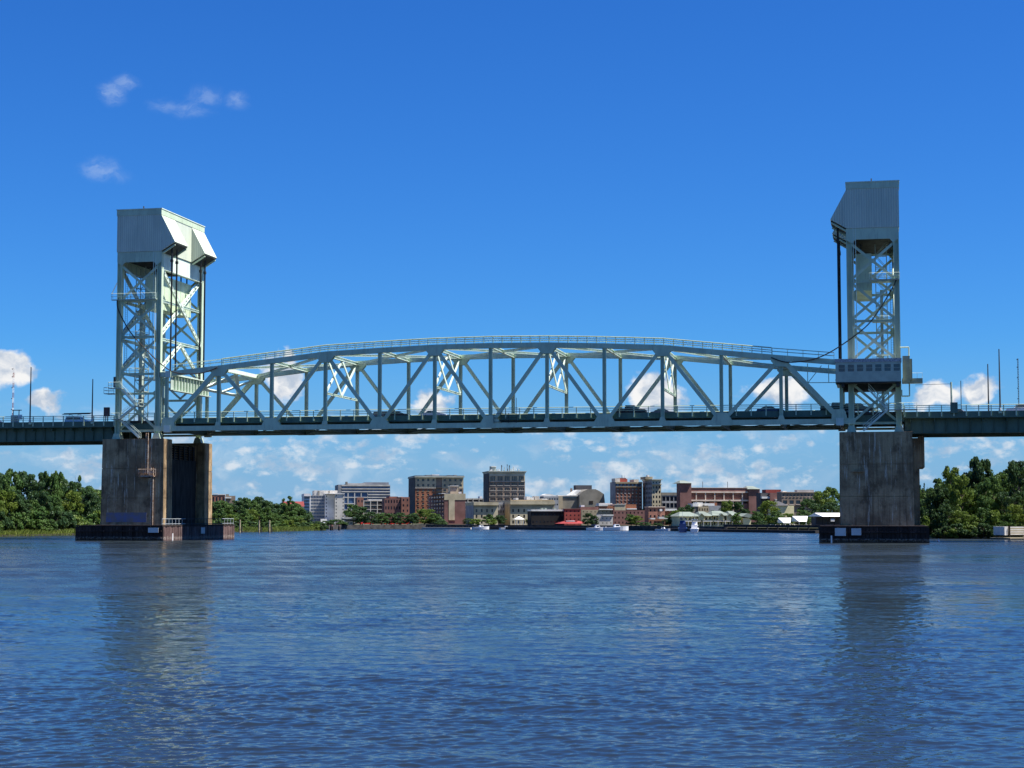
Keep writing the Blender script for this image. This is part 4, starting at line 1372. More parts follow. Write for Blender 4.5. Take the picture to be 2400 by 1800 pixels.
# ------------------------------------------------------------------ fenders round the piers
def fender(label, k, e, o_in, o_out):
    def X(o): return e + k * o
    T = thing('pier_fender', label, 'fender', (0, 0, 0), 0, 'timber fenders round the piers')
    y0, y1 = -10.0, 27.0
    MB().box(X(o_in) + k * 0.5, X(o_out) - k * 0.5, y0 + 0.5, y1 - 0.5, -1.5, 2.55).build('core', M['fender'], T)
    MB().box(X(o_in) + k * 0.1, X(o_out) - k * 0.1, y0 + 0.1, y1 - 0.1, 2.551, 2.8).build('cap_timber', M['fender'], T)
    n = 26
    for i in range(n):                                     # vertical facing boards, near side
        a = X(o_in) + (X(o_out) - X(o_in)) * i / n
        b = X(o_in) + (X(o_out) - X(o_in)) * (i + 1) / n
        a, b = min(a, b), max(a, b)
        MB().box(a + 0.03, b - 0.03, y0 + 0.12 + 0.06 * (i * 7 % 3), y0 + 0.497, -1.4, 2.53 - 0.02 * (i % 3)).build('facing_board', M['fender'], T)
    n = 40
    for i in range(n):                                     # channel side
        a, b = y0 + 0.5 + (y1 - y0 - 1) * i / n, y0 + 0.5 + (y1 - y0 - 1) * (i + 1) / n
        pale = i < 9 or i > n - 6
        MB().box(X(o_in) + k * (0.12 + 0.05 * (i * 5 % 3)), X(o_in) + k * 0.497, a + 0.03, b - 0.03, -1.4, 2.5).build('facing_board', M['fender2'], T)
    for z in (0.55, 1.75):
        MB().box(X(o_in) + k * 0.3, X(o_out) - k * 0.3, y0 - 0.1, y0 + 0.1, z - 0.13, z + 0.13).build('wale', M['fender'], T)
    return T, X
FL, FXL = fender('dark timber fender box round the left pier', -1, 0.0, -3.9, 13.2)
FR, FXR = fender('dark timber fender box round the right pier', 1, LS, -3.9, 14.1)
def notice(parent, x0, x1, z0, z1, y, lines):
    s = MB().box(x0, x1, y - 0.05, y, z0, z1).build('notice_board', M['sign'], parent)
    return s
notice(FL, 1.1, 3.1, 1.45, 2.35, -10.1, 3)
notice(FR, 123.1, 124.9, 1.15, 2.45, -10.1, 3)
notice(FR, 125.8, 127.4, 1.25, 2.4, -10.1, 3)
MB().box(3.85, 3.9, 8.4, 10.4, 1.1, 2.3).build('notice_board', M['sign'], FL)
MB().box(4.0, 4.1, -6.0, -5.7, 0.0, 1.3).build('tide_gauge', M['white'], FL)
MB().box(122.4, 122.65, -10.2, -10.1, 0.0, 1.2).build('tide_gauge', M['white'], FR)
fr = holder('pipe_railing', FL, 'thin pipe railing along the fender top')
for (ya, yb, mm) in ((-9.5, 1.5, M['galv']), (1.5, 20.0, M['dark']), (20.0, 26.6, M['galv'])):  # middle stretch coloured dark as the shade under the deck
    n = int((yb - ya) / 1.5)
    for i in range(n + 1):
        yy = ya + (yb - ya) * i / n
        MB().tube((3.5, yy, 2.8), (3.5, yy, 3.95), 0.05, 5).build('rail_post', mm, fr)
    for z in (3.92, 3.0):
        MB().tube((3.5, ya, z), (3.5, yb, z), 0.06, 5).build('rail', mm, fr)

# ------------------------------------------------------------------ approach spans
def approach(label, xa, xb, k):
    T = thing('approach_span', label, 'bridge span', (0, 0, 0), 0, 'approach spans of the bridge')
    n = int(abs(xb - xa) / 12.2)
    for j, y in enumerate((2.4, 7.5, 12.8, 17.9)):
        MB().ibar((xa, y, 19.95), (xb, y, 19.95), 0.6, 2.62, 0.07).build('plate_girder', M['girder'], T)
    for i in range(int(abs(xb - xa) / 2.0)):
        x = xa + k * (1.0 + 2.0 * i)
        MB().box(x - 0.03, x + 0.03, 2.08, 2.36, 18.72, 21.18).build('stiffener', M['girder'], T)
        if i % 2 == 0:
            MB().extr([(x - 0.05, 21.25), (x + 0.05, 21.25), (x + 0.05, 20.6), (x - 0.05, 20.6)], 1.0, 2.36).build('bracket', M['girder'], T)
        if i % 3 == 0:
            MB().box(x - 0.1, x + 0.1, 2.45, 17.8, 19.0, 20.6).build('cross_frame', M['girder'], T)
    MB().box(xa, xb, 0.7, WB - 0.7, 21.28, 21.62).build('roadway_slab', M['slab'], T)
    MB().box(xa, xb, 1.3, WB - 1.3, 21.622, 21.7).build('asphalt_surface', M['deck'], T)
    for y in (0.55, WB - 0.55):
        MB().box(xa, xb, y - 0.14, y + 0.14, 21.2, 22.3).build('edge_beam', M['girder'], T)
    railing(T, min(xa, xb), max(xa, xb), 0.33, 21.7, 2.07, 23.4, ST)
    railing(T, min(xa, xb), max(xa, xb), WB - 0.33, 21.7, 2.07, 23.4, ST)
    return T
AL = approach('approach span of dark plate girders left of the left tower', -10.6, -120, -1)
AR = approach('approach span of dark plate girders right of the right tower', LS + 10.6, 250, 1)
for TT, X, k in ((TL, XL, -1), (TR, XR, 1)):       # roadway through the towers
    MB().box(X(-0.0), X(10.55), 1.22, WB - 1.22, 22.0, 22.4).build('tower_roadway', M['deck'], TT)
    for y in (1.3, 5.6, 10.1, 14.6, WB - 1.3):
        MB().ibar((X(1.0), y, 21.3), (X(10.5), y, 21.3), 0.4, 1.2, 0.06).build('roadway_beam', M['girder'], TT)
    railing(TT, min(X(0.2), X(10.4)), max(X(0.2), X(10.4)), 0.95, 22, 2.5, 23.8, ST)
    railing(TT, min(X(0.2), X(10.4)), max(X(0.2), X(10.4)), WB - 0.95, 22, 2.5, 23.8, ST)

# ================================================================== THE TOWN ON THE FAR BANK
BETA = R_(-9.0)
GAM = PHI - BETA
GZ = 1.25
def wallmat(name, col, **kw):
    kw.setdefault('var', 0.1)
    kw.setdefault('vscale', 0.25)
    return mat(name, col, 0.85, spec=0.2, **kw)
M['tan'] = wallmat('tan_brick', (0.36, 0.30, 0.20))
M['tan2'] = wallmat('cream_limestone', (0.46, 0.40, 0.27))
M['brick'] = wallmat('red_brick', (0.26, 0.125, 0.09))
M['brick_o'] = wallmat('orange_brick', (0.30, 0.125, 0.07))
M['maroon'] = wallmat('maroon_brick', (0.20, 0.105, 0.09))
M['brown'] = wallmat('brown_brick', (0.25, 0.195, 0.15))
M['grey'] = wallmat('grey_concrete', (0.22, 0.205, 0.17))
M['greyb'] = wallmat('blue_grey_stucco', (0.28, 0.29, 0.30))
M['pale'] = wallmat('pale_concrete', (0.50, 0.48, 0.43))
M['whitew'] = wallmat('white_wall', (0.75, 0.74, 0.72))
M['cornice'] = wallmat('green_grey_cornice', (0.40, 0.43, 0.38))
M['roofw'] = wallmat('white_roofing', (0.66, 0.66, 0.62))
M['roofg'] = wallmat('grey_green_metal_roof', (0.20, 0.235, 0.205))
M['roofr'] = wallmat('red_roof', (0.22, 0.05, 0.045))
M['darkwood'] = wallmat('black_stained_wood', (0.022, 0.02, 0.02))
M['redpaint'] = wallmat('red_painted_brick', (0.28, 0.07, 0.055))
M['awning'] = wallmat('red_awning', (0.27, 0.045, 0.045))
M['yellow'] = wallmat('pale_yellow_siding', (0.66, 0.60, 0.36))
M['pink'] = wallmat('cream_pink_trim', (0.62, 0.50, 0.40))
M['tent'] = mat('white_canvas', (0.85, 0.85, 0.84), 0.7, 0.03)
M['dock'] = wallmat('dark_dock_timber', (0.045, 0.042, 0.04))
M['slate'] = wallmat('dark_slate_cladding', (0.075, 0.075, 0.08))

_pane = {}
def pane_mesh(w, h, m, t=0.06):
    key = (round(w, 2), round(h, 2), m.name)
    if key not in _pane:
        me = MB().box(0, w, 0, t, 0, h).mesh('window', False)
        me.materials.append(m)
        _pane[key] = me
    return _pane[key]

class Bld:
    """building placed by the photo columns of its front edge at a distance; local x along the front, y away from the river"""
    def __init__(s, name, label, px0, px1, d, depth, cat='building', rot=0.0, group=None, gz=GZ):
        s.d = d
        s.px0 = px0
        g = GAM + rot
        p = ground_at(px0, d)
        s.k = d / FPX / math.cos(PHI - g)
        s.w = (px1 - px0) * s.k
        s.depth = depth
        s.gz = gz
        s.o = thing(name, label, cat, (p.x, p.y, gz), g, group)
    def X(s, px): return (px - s.px0) * s.k
    def Z(s, py): return z_at(py, s.d) - s.gz
    def part(s, name, m, x0, x1, z0, z1, y0=0.0, y1=None, label=None, px=True):
        """box part: x in photo columns, z in photo rows (None: ground)"""
        if px:
            x0, x1 = s.X(x0), s.X(x1)
            z0 = -1.0 if z0 is None else s.Z(z0)
            z1 = s.Z(z1)
        y1 = s.depth if y1 is None else y1
        return MB().box(x0, x1, y0, y1, z0, z1).build(name, m, s.o, label, fix=False)
    def facade(s, m, px0, px1, py0, py1, cols, rows, wm=None, y=0.0, fx=0.5, fz=0.55, rec=0.3, sill=None, name='front_wall', lint=None, wname='window'):
        """front skin with real openings; cols x rows windows set back in them. py0: bottom row, py1: top row"""
        x0, x1 = s.X(px0), s.X(px1)
        z0 = -1.0 if py0 is None else s.Z(py0)
        z1 = s.Z(py1)
        zb = 0.0 if py0 is None else z0
        cw, ch = (x1 - x0) / cols, (z1 - zb) / rows
        ww, wh = cw * fx, ch * fz
        b = MB()
        ox = [x0 + cw * (i + 0.5) - ww / 2 for i in range(cols)]
        oz = [zb + ch * (j + 0.5) - wh / 2 for j in range(rows)]
        e = [x0] + [v for o in ox for v in (o, o + ww)] + [x1]
        for a, c in zip(e[0::2], e[1::2]):
            b.box(a, c, y, y + rec, z0, z1)
        ez = [z0] + [v for o in oz for v in (o, o + wh)] + [z1]
        for o in ox:
            for a, c in zip(ez[0::2], ez[1::2]):
                b.box(o, o + ww, y, y + rec, a, c)
        b.build(name, m, s.o, fix=False)
        pm = pane_mesh(ww, wh, wm or M['glass'])
        for o in ox:
            for z in oz:
                w_ = put(wname, pm, s.o, None, (o, y + rec - 0.065, z))
        if sill:
            sm = pane_mesh(ww * 1.16, wh * 0.16, sill, 0.18)
            for o in ox:
                for z in oz:
                    put('sill', sm, s.o, None, (o - ww * 0.08, y - 0.17, z - wh * 0.16))
    def side(s, m_, cols, rows, py0, py1, fy=0.45, fz=0.5):
        """windows on the left flank, framed slightly proud"""
        z0, z1 = (0.0 if py0 is None else s.Z(py0)), s.Z(py1)
        ch, cw = (z1 - z0) / rows, s.depth / cols
        me = MB().box(-0.08, -0.01, 0, cw * fy, 0, ch * fz).mesh('window', False)
        me.materials.append(m_)
        for i in range(cols):
            for j in range(rows):
                put('window', me, s.o, None, (0, cw * (i + 0.5) - cw * fy / 2, z0 + ch * (j + 0.5) - ch * fz / 2))

GB = 'buildings of the town on the far bank'
# 1 red brick block far left behind trees
b = Bld('brick_block', 'red brick block with white roof edges above trees by the left pier', 498, 552, 820, 20, group=GB)
b.part('wall', M['brick'], 498, 528, None, 1160, 0.3)
b.facade(M['brick'], 498, 528, None, 1160, 4, 3)
b.part('roof_edge', M['roofw'], 500, 512, 1158.5, 1156.5, -0.2, 8)
b.part('roof_edge', M['roofw'], 513, 529, 1160, 1158, -0.2, 8)
b.part('wall', M['brown'], 529.2, 552, None, 1162, 1.0)
b.part('plant_room', M['grey'], 530, 537, 1162, 1158, 3)
b.part('roof_edge', M['roofw'], 529, 543, 1168, 1165, -0.2, 0.9)
# 2 white house with red roof
b = Bld('white_house', 'low white house with dark red roof left of the white tower block', 668, 713, 640, 14, group=GB)
b.part('wall', M['whitew'], 686, 713, None, 1187, 0.2)
b.facade(M['whitew'], 688, 713, None, 1187, 2, 1, fx=0.3, fz=0.4)
x0, x1 = b.X(664), b.X(714)
MB().add([(x0, -0.6, b.Z(1187)), (x1, -0.6, b.Z(1187)), (x1, 14, b.Z(1187)), (x0, 14, b.Z(1187)), (x0, 7, b.Z(1175)), (x1, 7, b.Z(1175))], [(0, 1, 5, 4), (2, 3, 4, 5), (1, 2, 5), (3, 0, 4), (0, 3, 2, 1)]).build('roof', M['roofr'], b.o)
# 3 white and glass riverside hotel
b = Bld('riverside_hotel', 'white riverside hotel with blue glass flank and stepped white towers', 714, 806, 660, 30, group=GB)
b.part('wall', M['whitew'], 714, 729, None, 1158, 0.31, 24)
b.facade(M['glass_blue'], 714.2, 727, None, 1163, 4, 9, M['glass'], y=0.0, fx=0.8, fz=0.6)
b.part('parapet', M['whitew'], 713.5, 729.5, 1162.9, 1157, -0.2, 24)
b.part('wall', M['greyb'], 729.2, 762, None, 1161, 2.3, 26)
b.facade(M['greyb'], 729.4, 761.8, None, 1161, 9, 9, M['glass_blue'], y=2.0, fx=0.8, fz=0.62)
b.part('penthouse', M['pale'], 739, 793, 1161, 1149, 6, 24)
b.part('penthouse_recess', M['grey'], 747, 751, 1161, 1150, 5.8, 5.99)
b.part('penthouse_recess', M['grey'], 772, 775, 1161, 1150, 5.8, 5.99)
b.part('wall', M['whitew'], 762.2, 784, None, 1158.5, 1.31, 26)
b.facade(M['whitew'], 762.4, 769, None, 1159, 1, 9, y=1.0, fx=0.36, fz=0.42)
b.facade(M['whitew'], 769, 783.8, None, 1159, 1, 9, y=1.0, fx=0.02, fz=0.02)
b.part('wall', M['pale'], 784.2, 806, None, 1158, -1.69, 26)
b.facade(M['pale'], 784.2, 790.5, None, 1158, 1, 9, y=-2.0, fx=0.36, fz=0.4)
b.facade(M['pale'], 790.5, 800.5, None, 1158, 1, 1, y=-2.0, fx=0.01, fz=0.01)
b.facade(M['pale'], 800.5, 806, None, 1158, 1, 9, y=-2.0, fx=0.4, fz=0.4)
b.part('parapet', M['whitew'], 761.5, 806.8, 1158, 1156.6, -2.3, 26)
b.part('porch', M['whitew'], 752, 766, None, 1216, -3, 0.9)
# 3b small entrance building
b = Bld('entrance_pavilion', 'small cream flat roofed building at the foot of the white hotel', 804, 835, 632, 9, group=GB)
b.part('wall', M['tan2'], 806, 828, None, 1222, 0.31)
b.facade(M['tan2'], 806, 828, None, 1221, 3, 1, fx=0.7, fz=0.35)
b.part('roof', M['roofw'], 804, 835, 1215, 1213, -0.8, 9.5)
b.part('fascia', M['grey'], 805, 834, 1219, 1215, -0.5, 9.2)
# 4 large grey glass office
b = Bld('glass_office', 'wide grey glass office block with white horizontal bands', 793.5, 914, 900, 30, group=GB)
b.part('wall', M['greyb'], 793.5, 801, None, 1136, 0.0)
b.part('core', M['slate'], 801.2, 914, None, 1136, 0.5)
b.facade(M['pale'], 801.2, 862, None, 1151, 4, 5, M['glass_blue'], fx=0.86, fz=0.86, rec=0.4)
for i, (ya_, yb_) in enumerate(((1139.5, 1136), (1147, 1144.6), (1153.6, 1151), (1160.5, 1157.8), (1167, 1164.4), (1173.4, 1171), (1180, 1177))):
    b.part('white_band', M['pale'], 801.2 if i < 3 else 862.2, 913.5, ya_, yb_, -0.1, 0.5)
for i, (ya_, yb_) in enumerate(((1144.6, 1139.5), (1151, 1147), (1157.8, 1153.6), (1164.4, 1160.5), (1171, 1167), (1177, 1173.4))):
    xa_ = 801.3 if i < 2 else 862.4
    n_ = 13 if i < 2 else 7
    for j in range(n_):
        a_ = xa_ + (913.3 - xa_) * j / n_
        b.part('window', M['glass_blue'], a_ + 0.25, a_ + (913.3 - xa_) / n_ - 0.25, ya_, yb_, 0.3, 0.49)
b.part('plant_room', M['greyb'], 857, 912, 1136, 1130, 4, 30)
b.part('plant_room', M['pale'], 816, 857, 1136, 1132.5, 3, 30)
b.part('chimney', M['grey'], 812, 816, 1136, 1129, 3, 8)
# 5 brick with white frames
b = Bld('framed_brick_building', 'brick building with white grid frames beside the glass office', 838, 902, 760, 12, group=GB)
b.part('wall', M['brick'], 838, 853, None, 1166, 0.31)
b.facade(M['brick'], 838, 853, None, 1167, 2, 4, fx=0.4, fz=0.4)
b.part('core', M['brown'], 853, 901, None, 1173, 0.81)
for i in range(4):
    xx = 853.4 + i * 15.8
    b.part('frame_post', M['pale'], xx - 0.9, xx + 0.9, None, 1173, 0, 0.8)
for y_ in (1173.5, 1183.5, 1193.5, 1202):
    for i in range(3):
        xx = 853.4 + i * 15.8
        b.part('frame_beam', M['pale'], xx + 0.92, xx + 14.88, y_ + 1.2, y_, 0.004, 0.8)
for y_ in (1174.9, 1184.9, 1194.9):
    for i in range(3):
        xx = 853.4 + i * 15.8
        b.part('window', M['glass'], xx + 1.6, xx + 14.2, y_ + 4.6, y_ + 0.6, 0.7, 0.8)
b.part('roof_edge', M['roofw'], 865, 902, 1173, 1170.4, 1.0, 12)
# 6 maroon brick block
b = Bld('maroon_block', 'shaded maroon brick block with lit end left of the tan topped hotel', 902.5, 960, 740, 14, group=GB)
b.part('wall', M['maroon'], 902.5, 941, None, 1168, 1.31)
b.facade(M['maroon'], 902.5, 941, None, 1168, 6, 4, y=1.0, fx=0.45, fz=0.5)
b.part('wall', M['brick'], 941.2, 960, None, 1165, 0.31)  # brighter brick puts the sunlight on this end into its colour
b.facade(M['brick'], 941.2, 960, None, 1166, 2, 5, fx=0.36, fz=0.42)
b.part('penthouse', M['brick'], 915, 938, 1168, 1163.5, 4, 20)
b.part('roof_edge', M['roofw'], 934, 946, 1165.2, 1163.6, 2, 12)
# 7 tall hotel, tan above red
b = Bld('tall_hotel', 'tall hotel with tan upper storeys over orange red brick', 974, 1086.5, 800, 31, group=GB)
b.part('core', M['brown'], 974, 1086, None, 1119, 0.4)
b.facade(M['brick_o'], 974, 1022, 1226, 1144, 4, 8, M['glass'], fx=0.4, fz=0.42, sill=M['tan2'])
b.facade(M['tan2'], 974, 1022, 1143.8, 1119, 4, 2, fx=0.42, fz=0.46)
b.facade(M['tan2'], 1036, 1086, 1143.8, 1119, 4, 2, y=0.0, fx=0.42, fz=0.46)
b.facade(M['brown'], 1036, 1086, 1226, 1144, 4, 8, y=0.0, fx=0.5, fz=0.5, sill=M['tan2'])
for i in range(9):
    b.part('balcony', M['slate'], 1022.6, 1035.4, 1143 + i * 9, 1141.5 + i * 9, -0.8, 0.38)
b.part('string_course', M['pale'], 973.5, 1022.3, 1144.6, 1143.4, -0.25, 0.0)
b.part('cornice', M['cornice'], 972, 1088, 1119, 1116, -1.0, 32)
b.part('roof', M['slate'], 973, 1087, 1116, 1114.6, -0.4, 31.4)
b.part('plant_room', M['roofw'], 1016, 1033, 1114.6, 1111.2, 6, 16)
b.part('plant_room', M['cornice'], 1002, 1014, 1114.6, 1112.5, 6, 16)
b.part('plant_room', M['pale'], 1068, 1074, 1114.6, 1112.3, 6, 14)
b.part('plant_room', M['grey'], 1052, 1063, 1114.6, 1113, 6, 16)
b.side(M['glass'], 4, 9, None, 1122)
b.part('flank_shade_band', M['slate'], 973.2, 973.9, 1226, 1119, 0.5, 30.5)  # dark sheet paints the shade on the left flank
# 8 cross fronted building
b = Bld('cross_front_building', 'maroon brick building with a big tan cross shape on its front', 1042, 1091, 690, 58, group=GB)
b.part('core', M['maroon'], 1042, 1091, None, 1157.5, 0.3)
b.part('brick_panel', M['maroon'], 1042, 1052, None, 1172, 0.0, 0.299)
b.part('brick_panel', M['maroon'], 1066, 1091, None, 1172, 0.0, 0.299)
b.part('tan_band', M['tan2'], 1041.8, 1091.2, 1171.9, 1157, -0.12, 0.299)
b.part('tan_column', M['tan2'], 1052.1, 1065.9, 1219, 1171.92, -0.12, 0.299)
b.part('stair_tower', M['tan2'], 1058, 1076, 1157.4, 1139.5, 3, 10)
b.part('tower_roof', M['roofw'], 1057, 1077, 1139.5, 1138, 2.6, 10.4)
b.part('roof_edge', M['roofw'], 1036, 1054, 1157, 1155.5, 4, 12)
b.part('roof_edge', M['roofw'], 1077, 1084, 1156.5, 1153, 3, 8)
b.side(M['glass'], 6, 8, None, 1160, 0.5, 0.5)
for j in range(8):
    MB().box(-1.0, -0.09, 1.0, 39, 2.2 + j * 1.6, 2.3 + j * 1.6).build('balcony', M['slate'], b.o, fix=False)
b.part('podium', M['maroon'], 1040, 1094, None, 1226, -3, -0.001)
# 9 tall brown office tower with cornice
b = Bld('office_tower', 'tall brown office tower with light frieze, cornice and roof antennas', 1147, 1230.5, 840, 20, group=GB)
b.part('core', M['brown'], 1147, 1230.5, None, 1108, 0.45)
b.facade(M['brown'], 1147, 1230.5, 1237, 1128.4, 5, 9, fx=0.74, fz=0.52, rec=0.4, sill=M['pale'])
b.facade(M['tan2'], 1147, 1230.5, 1128.3, 1115, 5, 1, fx=0.70, fz=0.82, rec=0.4)
for i in range(5):
    for j in (1, 2):
        xx = 1147 + 16.7 * i + 2.5 + 11.7 * j / 3
        b.part('mullion', M['tan2'], xx - 0.35, xx + 0.35, 1127.2, 1116.2, 0.1, 0.33)
        b.part('pier_strip', M['brown'], xx - 0.45, xx + 0.45, 1237, 1128.4, 0.1, 0.33)
b.part('string_course', M['pale'], 1146.4, 1231, 1129, 1127.9, -0.4, 0)
b.part('frieze', M['cornice'], 1147, 1230.5, 1114.9, 1108, 0.0, 0.449)
for i, (ex, ya_, yb_) in enumerate(((1.0, 1109.5, 1107.5), (2.0, 1107.5, 1105.8), (3.0, 1105.8, 1104.2))):
    b.part('cornice', M['cornice'], 1147 - ex, 1230.5 + ex, ya_, yb_, -0.6 - 0.4 * i, 20 + 0.3 * i)
b.part('flank_shade', M['slate'], 1146.2, 1146.95, None, 1108, 0.5, 19.5)  # dark sheet standing for the unlit left side of the tower
b.part('roof_hut', M['cornice'], 1156, 1167, 1104.2, 1093.5, 6, 12)
b.part('hut_roof', M['roofw'], 1155.5, 1167.5, 1093.5, 1092, 5.6, 12.4)
ra = random.Random(17)
for i in range(30):
    xx = ra.uniform(1149, 1226)
    hgt = ra.choice((1097, 1099, 1100, 1094, 1091, 1098)) if xx > 1178 else ra.choice((1099, 1100, 1098))
    if 1180 < xx < 1205 and i % 2: hgt = ra.uniform(1086, 1092)
    yy = ra.uniform(1, 12)
    ww = ra.uniform(0.5, 1.5)
    b.part('antenna', M['cornice'] if i % 3 else M['slate'], xx, xx + ww, 1104.2, hgt, yy, yy + 0.35)
    if i % 2:
        b.part('antenna_panel', M['whitew'] if i % 3 else M['slate'], xx - 0.4, xx + ww + 0.4, hgt + 4.5, hgt + 1, yy - 0.3, yy - 0.02)
# 10 car park between
b = Bld('parking_deck', 'pale concrete parking deck left of the brown office tower', 1091, 1134, 880, 30, group=GB)
b.part('core', M['slate'], 1091, 1134, None, 1170, 0.8)
for y_ in (1168, 1176, 1184, 1192):
    b.part('deck_edge', M['pale'], 1090, 1135, y_ + 3, y_, 0, 0.79)
for xx in (1096, 1108, 1122, 1132):
    b.part('column', M['pale'], xx, xx + 1.6, None, 1168, -0.2, -0.001)
b.part('stair_tower', M['whitew'], 1127, 1133, 1170, 1163, 4, 10)
# 11-14 custom house with two wings
b = Bld('custom_house', 'cream stone classical building with two arched wings and recessed centre', 1111, 1300, 650, 23, group=GB)
b.part('core', M['tan'], 1111, 1167, None, 1178, 0.41)
b.facade(M['tan2'], 1111, 1160, None, 1190, 4, 3, fx=0.32, fz=0.55, rec=0.4)
b.part('frieze', M['tan'], 1111, 1167, 1190, 1184.2, 0.02, 0.4)
b.part('quoin', M['tan2'], 1160.1, 1167, None, 1190, 0.02, 0.4)
b.part('cornice', M['tan2'], 1110, 1168, 1184.2, 1177, -0.7, 23.5)
b.part('core', M['greyb'], 1167.2, 1196, None, 1176.5, 14, 22.9)  # centre coloured blue-grey for the shade between the wings
b.facade(M['greyb'], 1167.2, 1196, None, 1180, 5, 4, M['glass'], y=13.7, fx=0.4, fz=0.5)
b.part('core', M['tan'], 1196.2, 1300, None, 1174, 0.41)
b.facade(M['tan2'], 1196.2, 1300, None, 1190, 8, 3, fx=0.30, fz=0.55, rec=0.4)
b.part('frieze', M['tan'], 1196.2, 1300, 1190, 1182.2, 0.02, 0.4)
b.part('cornice', M['tan2'], 1195.4, 1301, 1182.2, 1174.5, -0.7, 23.5)
b.part('parapet', M['tan'], 1197, 1299, 1174, 1171.2, 0.3, 22.5)
b.part('flank', M['greyb'], 1110.2, 1110.9, None, 1178, 0.5, 22.8)  # blue-grey sheet colours in the shade of this side
for xx, wd_, hh_, mm_ in ((1217, 6, 1166.5, 'roofw'), (1243, 8, 1163, 'roofw'), (1254, 6, 1165, 'roofw'), (1262, 11, 1162, 'pale'), (1279, 14, 1168, 'roofw')):
    b.part('roof_unit', M[mm_], xx, xx + wd_, 1171.2, hh_, 8, 14)
# 15 black waterfront building
b = Bld('black_warehouse', 'black stained waterfront building with white roof edge', 1245, 1322, 612, 8, group=GB)
b.part('wall', M['darkwood'], 1245, 1322, None, 1198, 0.31)
b.facade(M['darkwood'], 1245, 1322, None, 1198, 9, 2, fx=0.4, fz=0.3)
b.part('roof', M['roofw'], 1244.5, 1322.5, 1198, 1194, -0.3, 8.3)
for xx in (1272, 1280, 1302):
    b.part('roof_unit', M['roofg'], xx, xx + 5, 1194, 1190.5, 3, 6)
# 16 red building
b = Bld('red_restaurant', 'red painted brick restaurant with rows of small windows', 1322.5, 1361, 612, 6, group=GB)
b.part('wall', M['redpaint'], 1322.5, 1361, None, 1193, 0.31)
b.facade(M['redpaint'], 1322.5, 1361, None, 1193.4, 4, 4, fx=0.3, fz=0.38)
b.part('parapet', M['maroon'], 1322, 1361.5, 1193.3, 1192, -0.2, 6)
# red awning pavilion in front
b = Bld('awning_pavilion', 'long red hipped awning roof over the waterfront deck', 1311, 1381, 600, 10, 'pavilion', group='waterfront roofs and tents')
MB().hip(b.X(1311), b.X(1381), 0, 9, b.Z(1227), b.Z(1221), 0.5).build('awning_roof', M['awning'], b.o)
b.part('sign_panel', M['awning'], 1327, 1356, 1223, 1218.6, 2.6, 2.9)
lx = 1329.5
for wd_, hh_ in ((1.0, 2.6), (1.8, 2.6), (0.6, 1.2), (1.8, 2.6), (0.7, 2.6), (1.6, 2.6), (1.8, 2.6), (1.6, 2.6), (1.8, 2.6), (1.4, 2.6)):
    b.part('sign_letter', M['whitew'], lx, lx + wd_, 1222.3, 1222.3 - hh_, 2.52, 2.598)
    lx += wd_ + 0.75
for xx in (1315, 1330, 1346, 1362, 1377):
    b.part('post', M['darkwood'], xx, xx + 0.6, None, 1227.5, 0.6, 0.8)
b.part('bar_wall', M['slate'], 1318, 1374, None, 1231, 4, 8.5)
# 17 theatre
b = Bld('concrete_theatre', 'grey concrete theatre with octagonal front and dark fly tower', 1355, 1418, 800, 26, group=GB)
prof = [(1359, 1232), (1414, 1232), (1418, 1175), (1416, 1158), (1404, 1150), (1396, 1146.5), (1378, 1146.5), (1366, 1152), (1358, 1160)]
MB().extr([(b.X(x_), b.Z(z_) if z_ < 1230 else -1) for x_, z_ in prof], 0.4, 20).build('octagonal_front', M['grey'], b.o)
b.part('fly_tower', M['slate'], 1369, 1408, 1160, 1135.5, 20.2, 25.5)
b.part('loading_door', M['darkwood'], 1381, 1390, 1181, 1174, 0.3, 0.41)
b.part('foyer', M['grey'], 1312, 1357.5, None, 1163, 4, 24)
b.part('window', M['glass'], 1322, 1356, 1168, 1163.8, 3.8, 3.99)
b.part('roof_edge', M['roofw'], 1310, 1358, 1162.9, 1160.6, 3.7, 24)
x0, x1 = b.X(1344), b.X(1369)
MB().extr([(x0, b.Z(1160)), (x1, b.Z(1160)), (x1, b.Z(1147.5)), (b.X(1362), b.Z(1147.5))], 8, 18).build('sloping_roof', M['roofw'], b.o)
b.part('chimney', M['brown'], 1355.5, 1360, 1160, 1143, 19, 20)
b.part('side_hall', M['tan'], 1308, 1320, None, 1162.5, 2, 3.9)
# 18 grey blocks with white roofs
b = Bld('grey_hall', 'grey hall with a low white domed roof behind the cream wings', 1274, 1309, 770, 10, group=GB)
b.part('wall', M['greyb'], 1274, 1309, None, 1163, 0.31)
b.facade(M['greyb'], 1274, 1309, None, 1163.4, 6, 5, fx=0.6, fz=0.3)
MB().extr([(b.X(1273), b.Z(1163)), (b.X(1309.5), b.Z(1163)), (b.X(1303), b.Z(1161)), (b.X(1290), b.Z(1158)), (b.X(1282), b.Z(1157.6)), (b.X(1276), b.Z(1159.4))], 0.5, 9.5).build('domed_roof', M['roofw'], b.o)
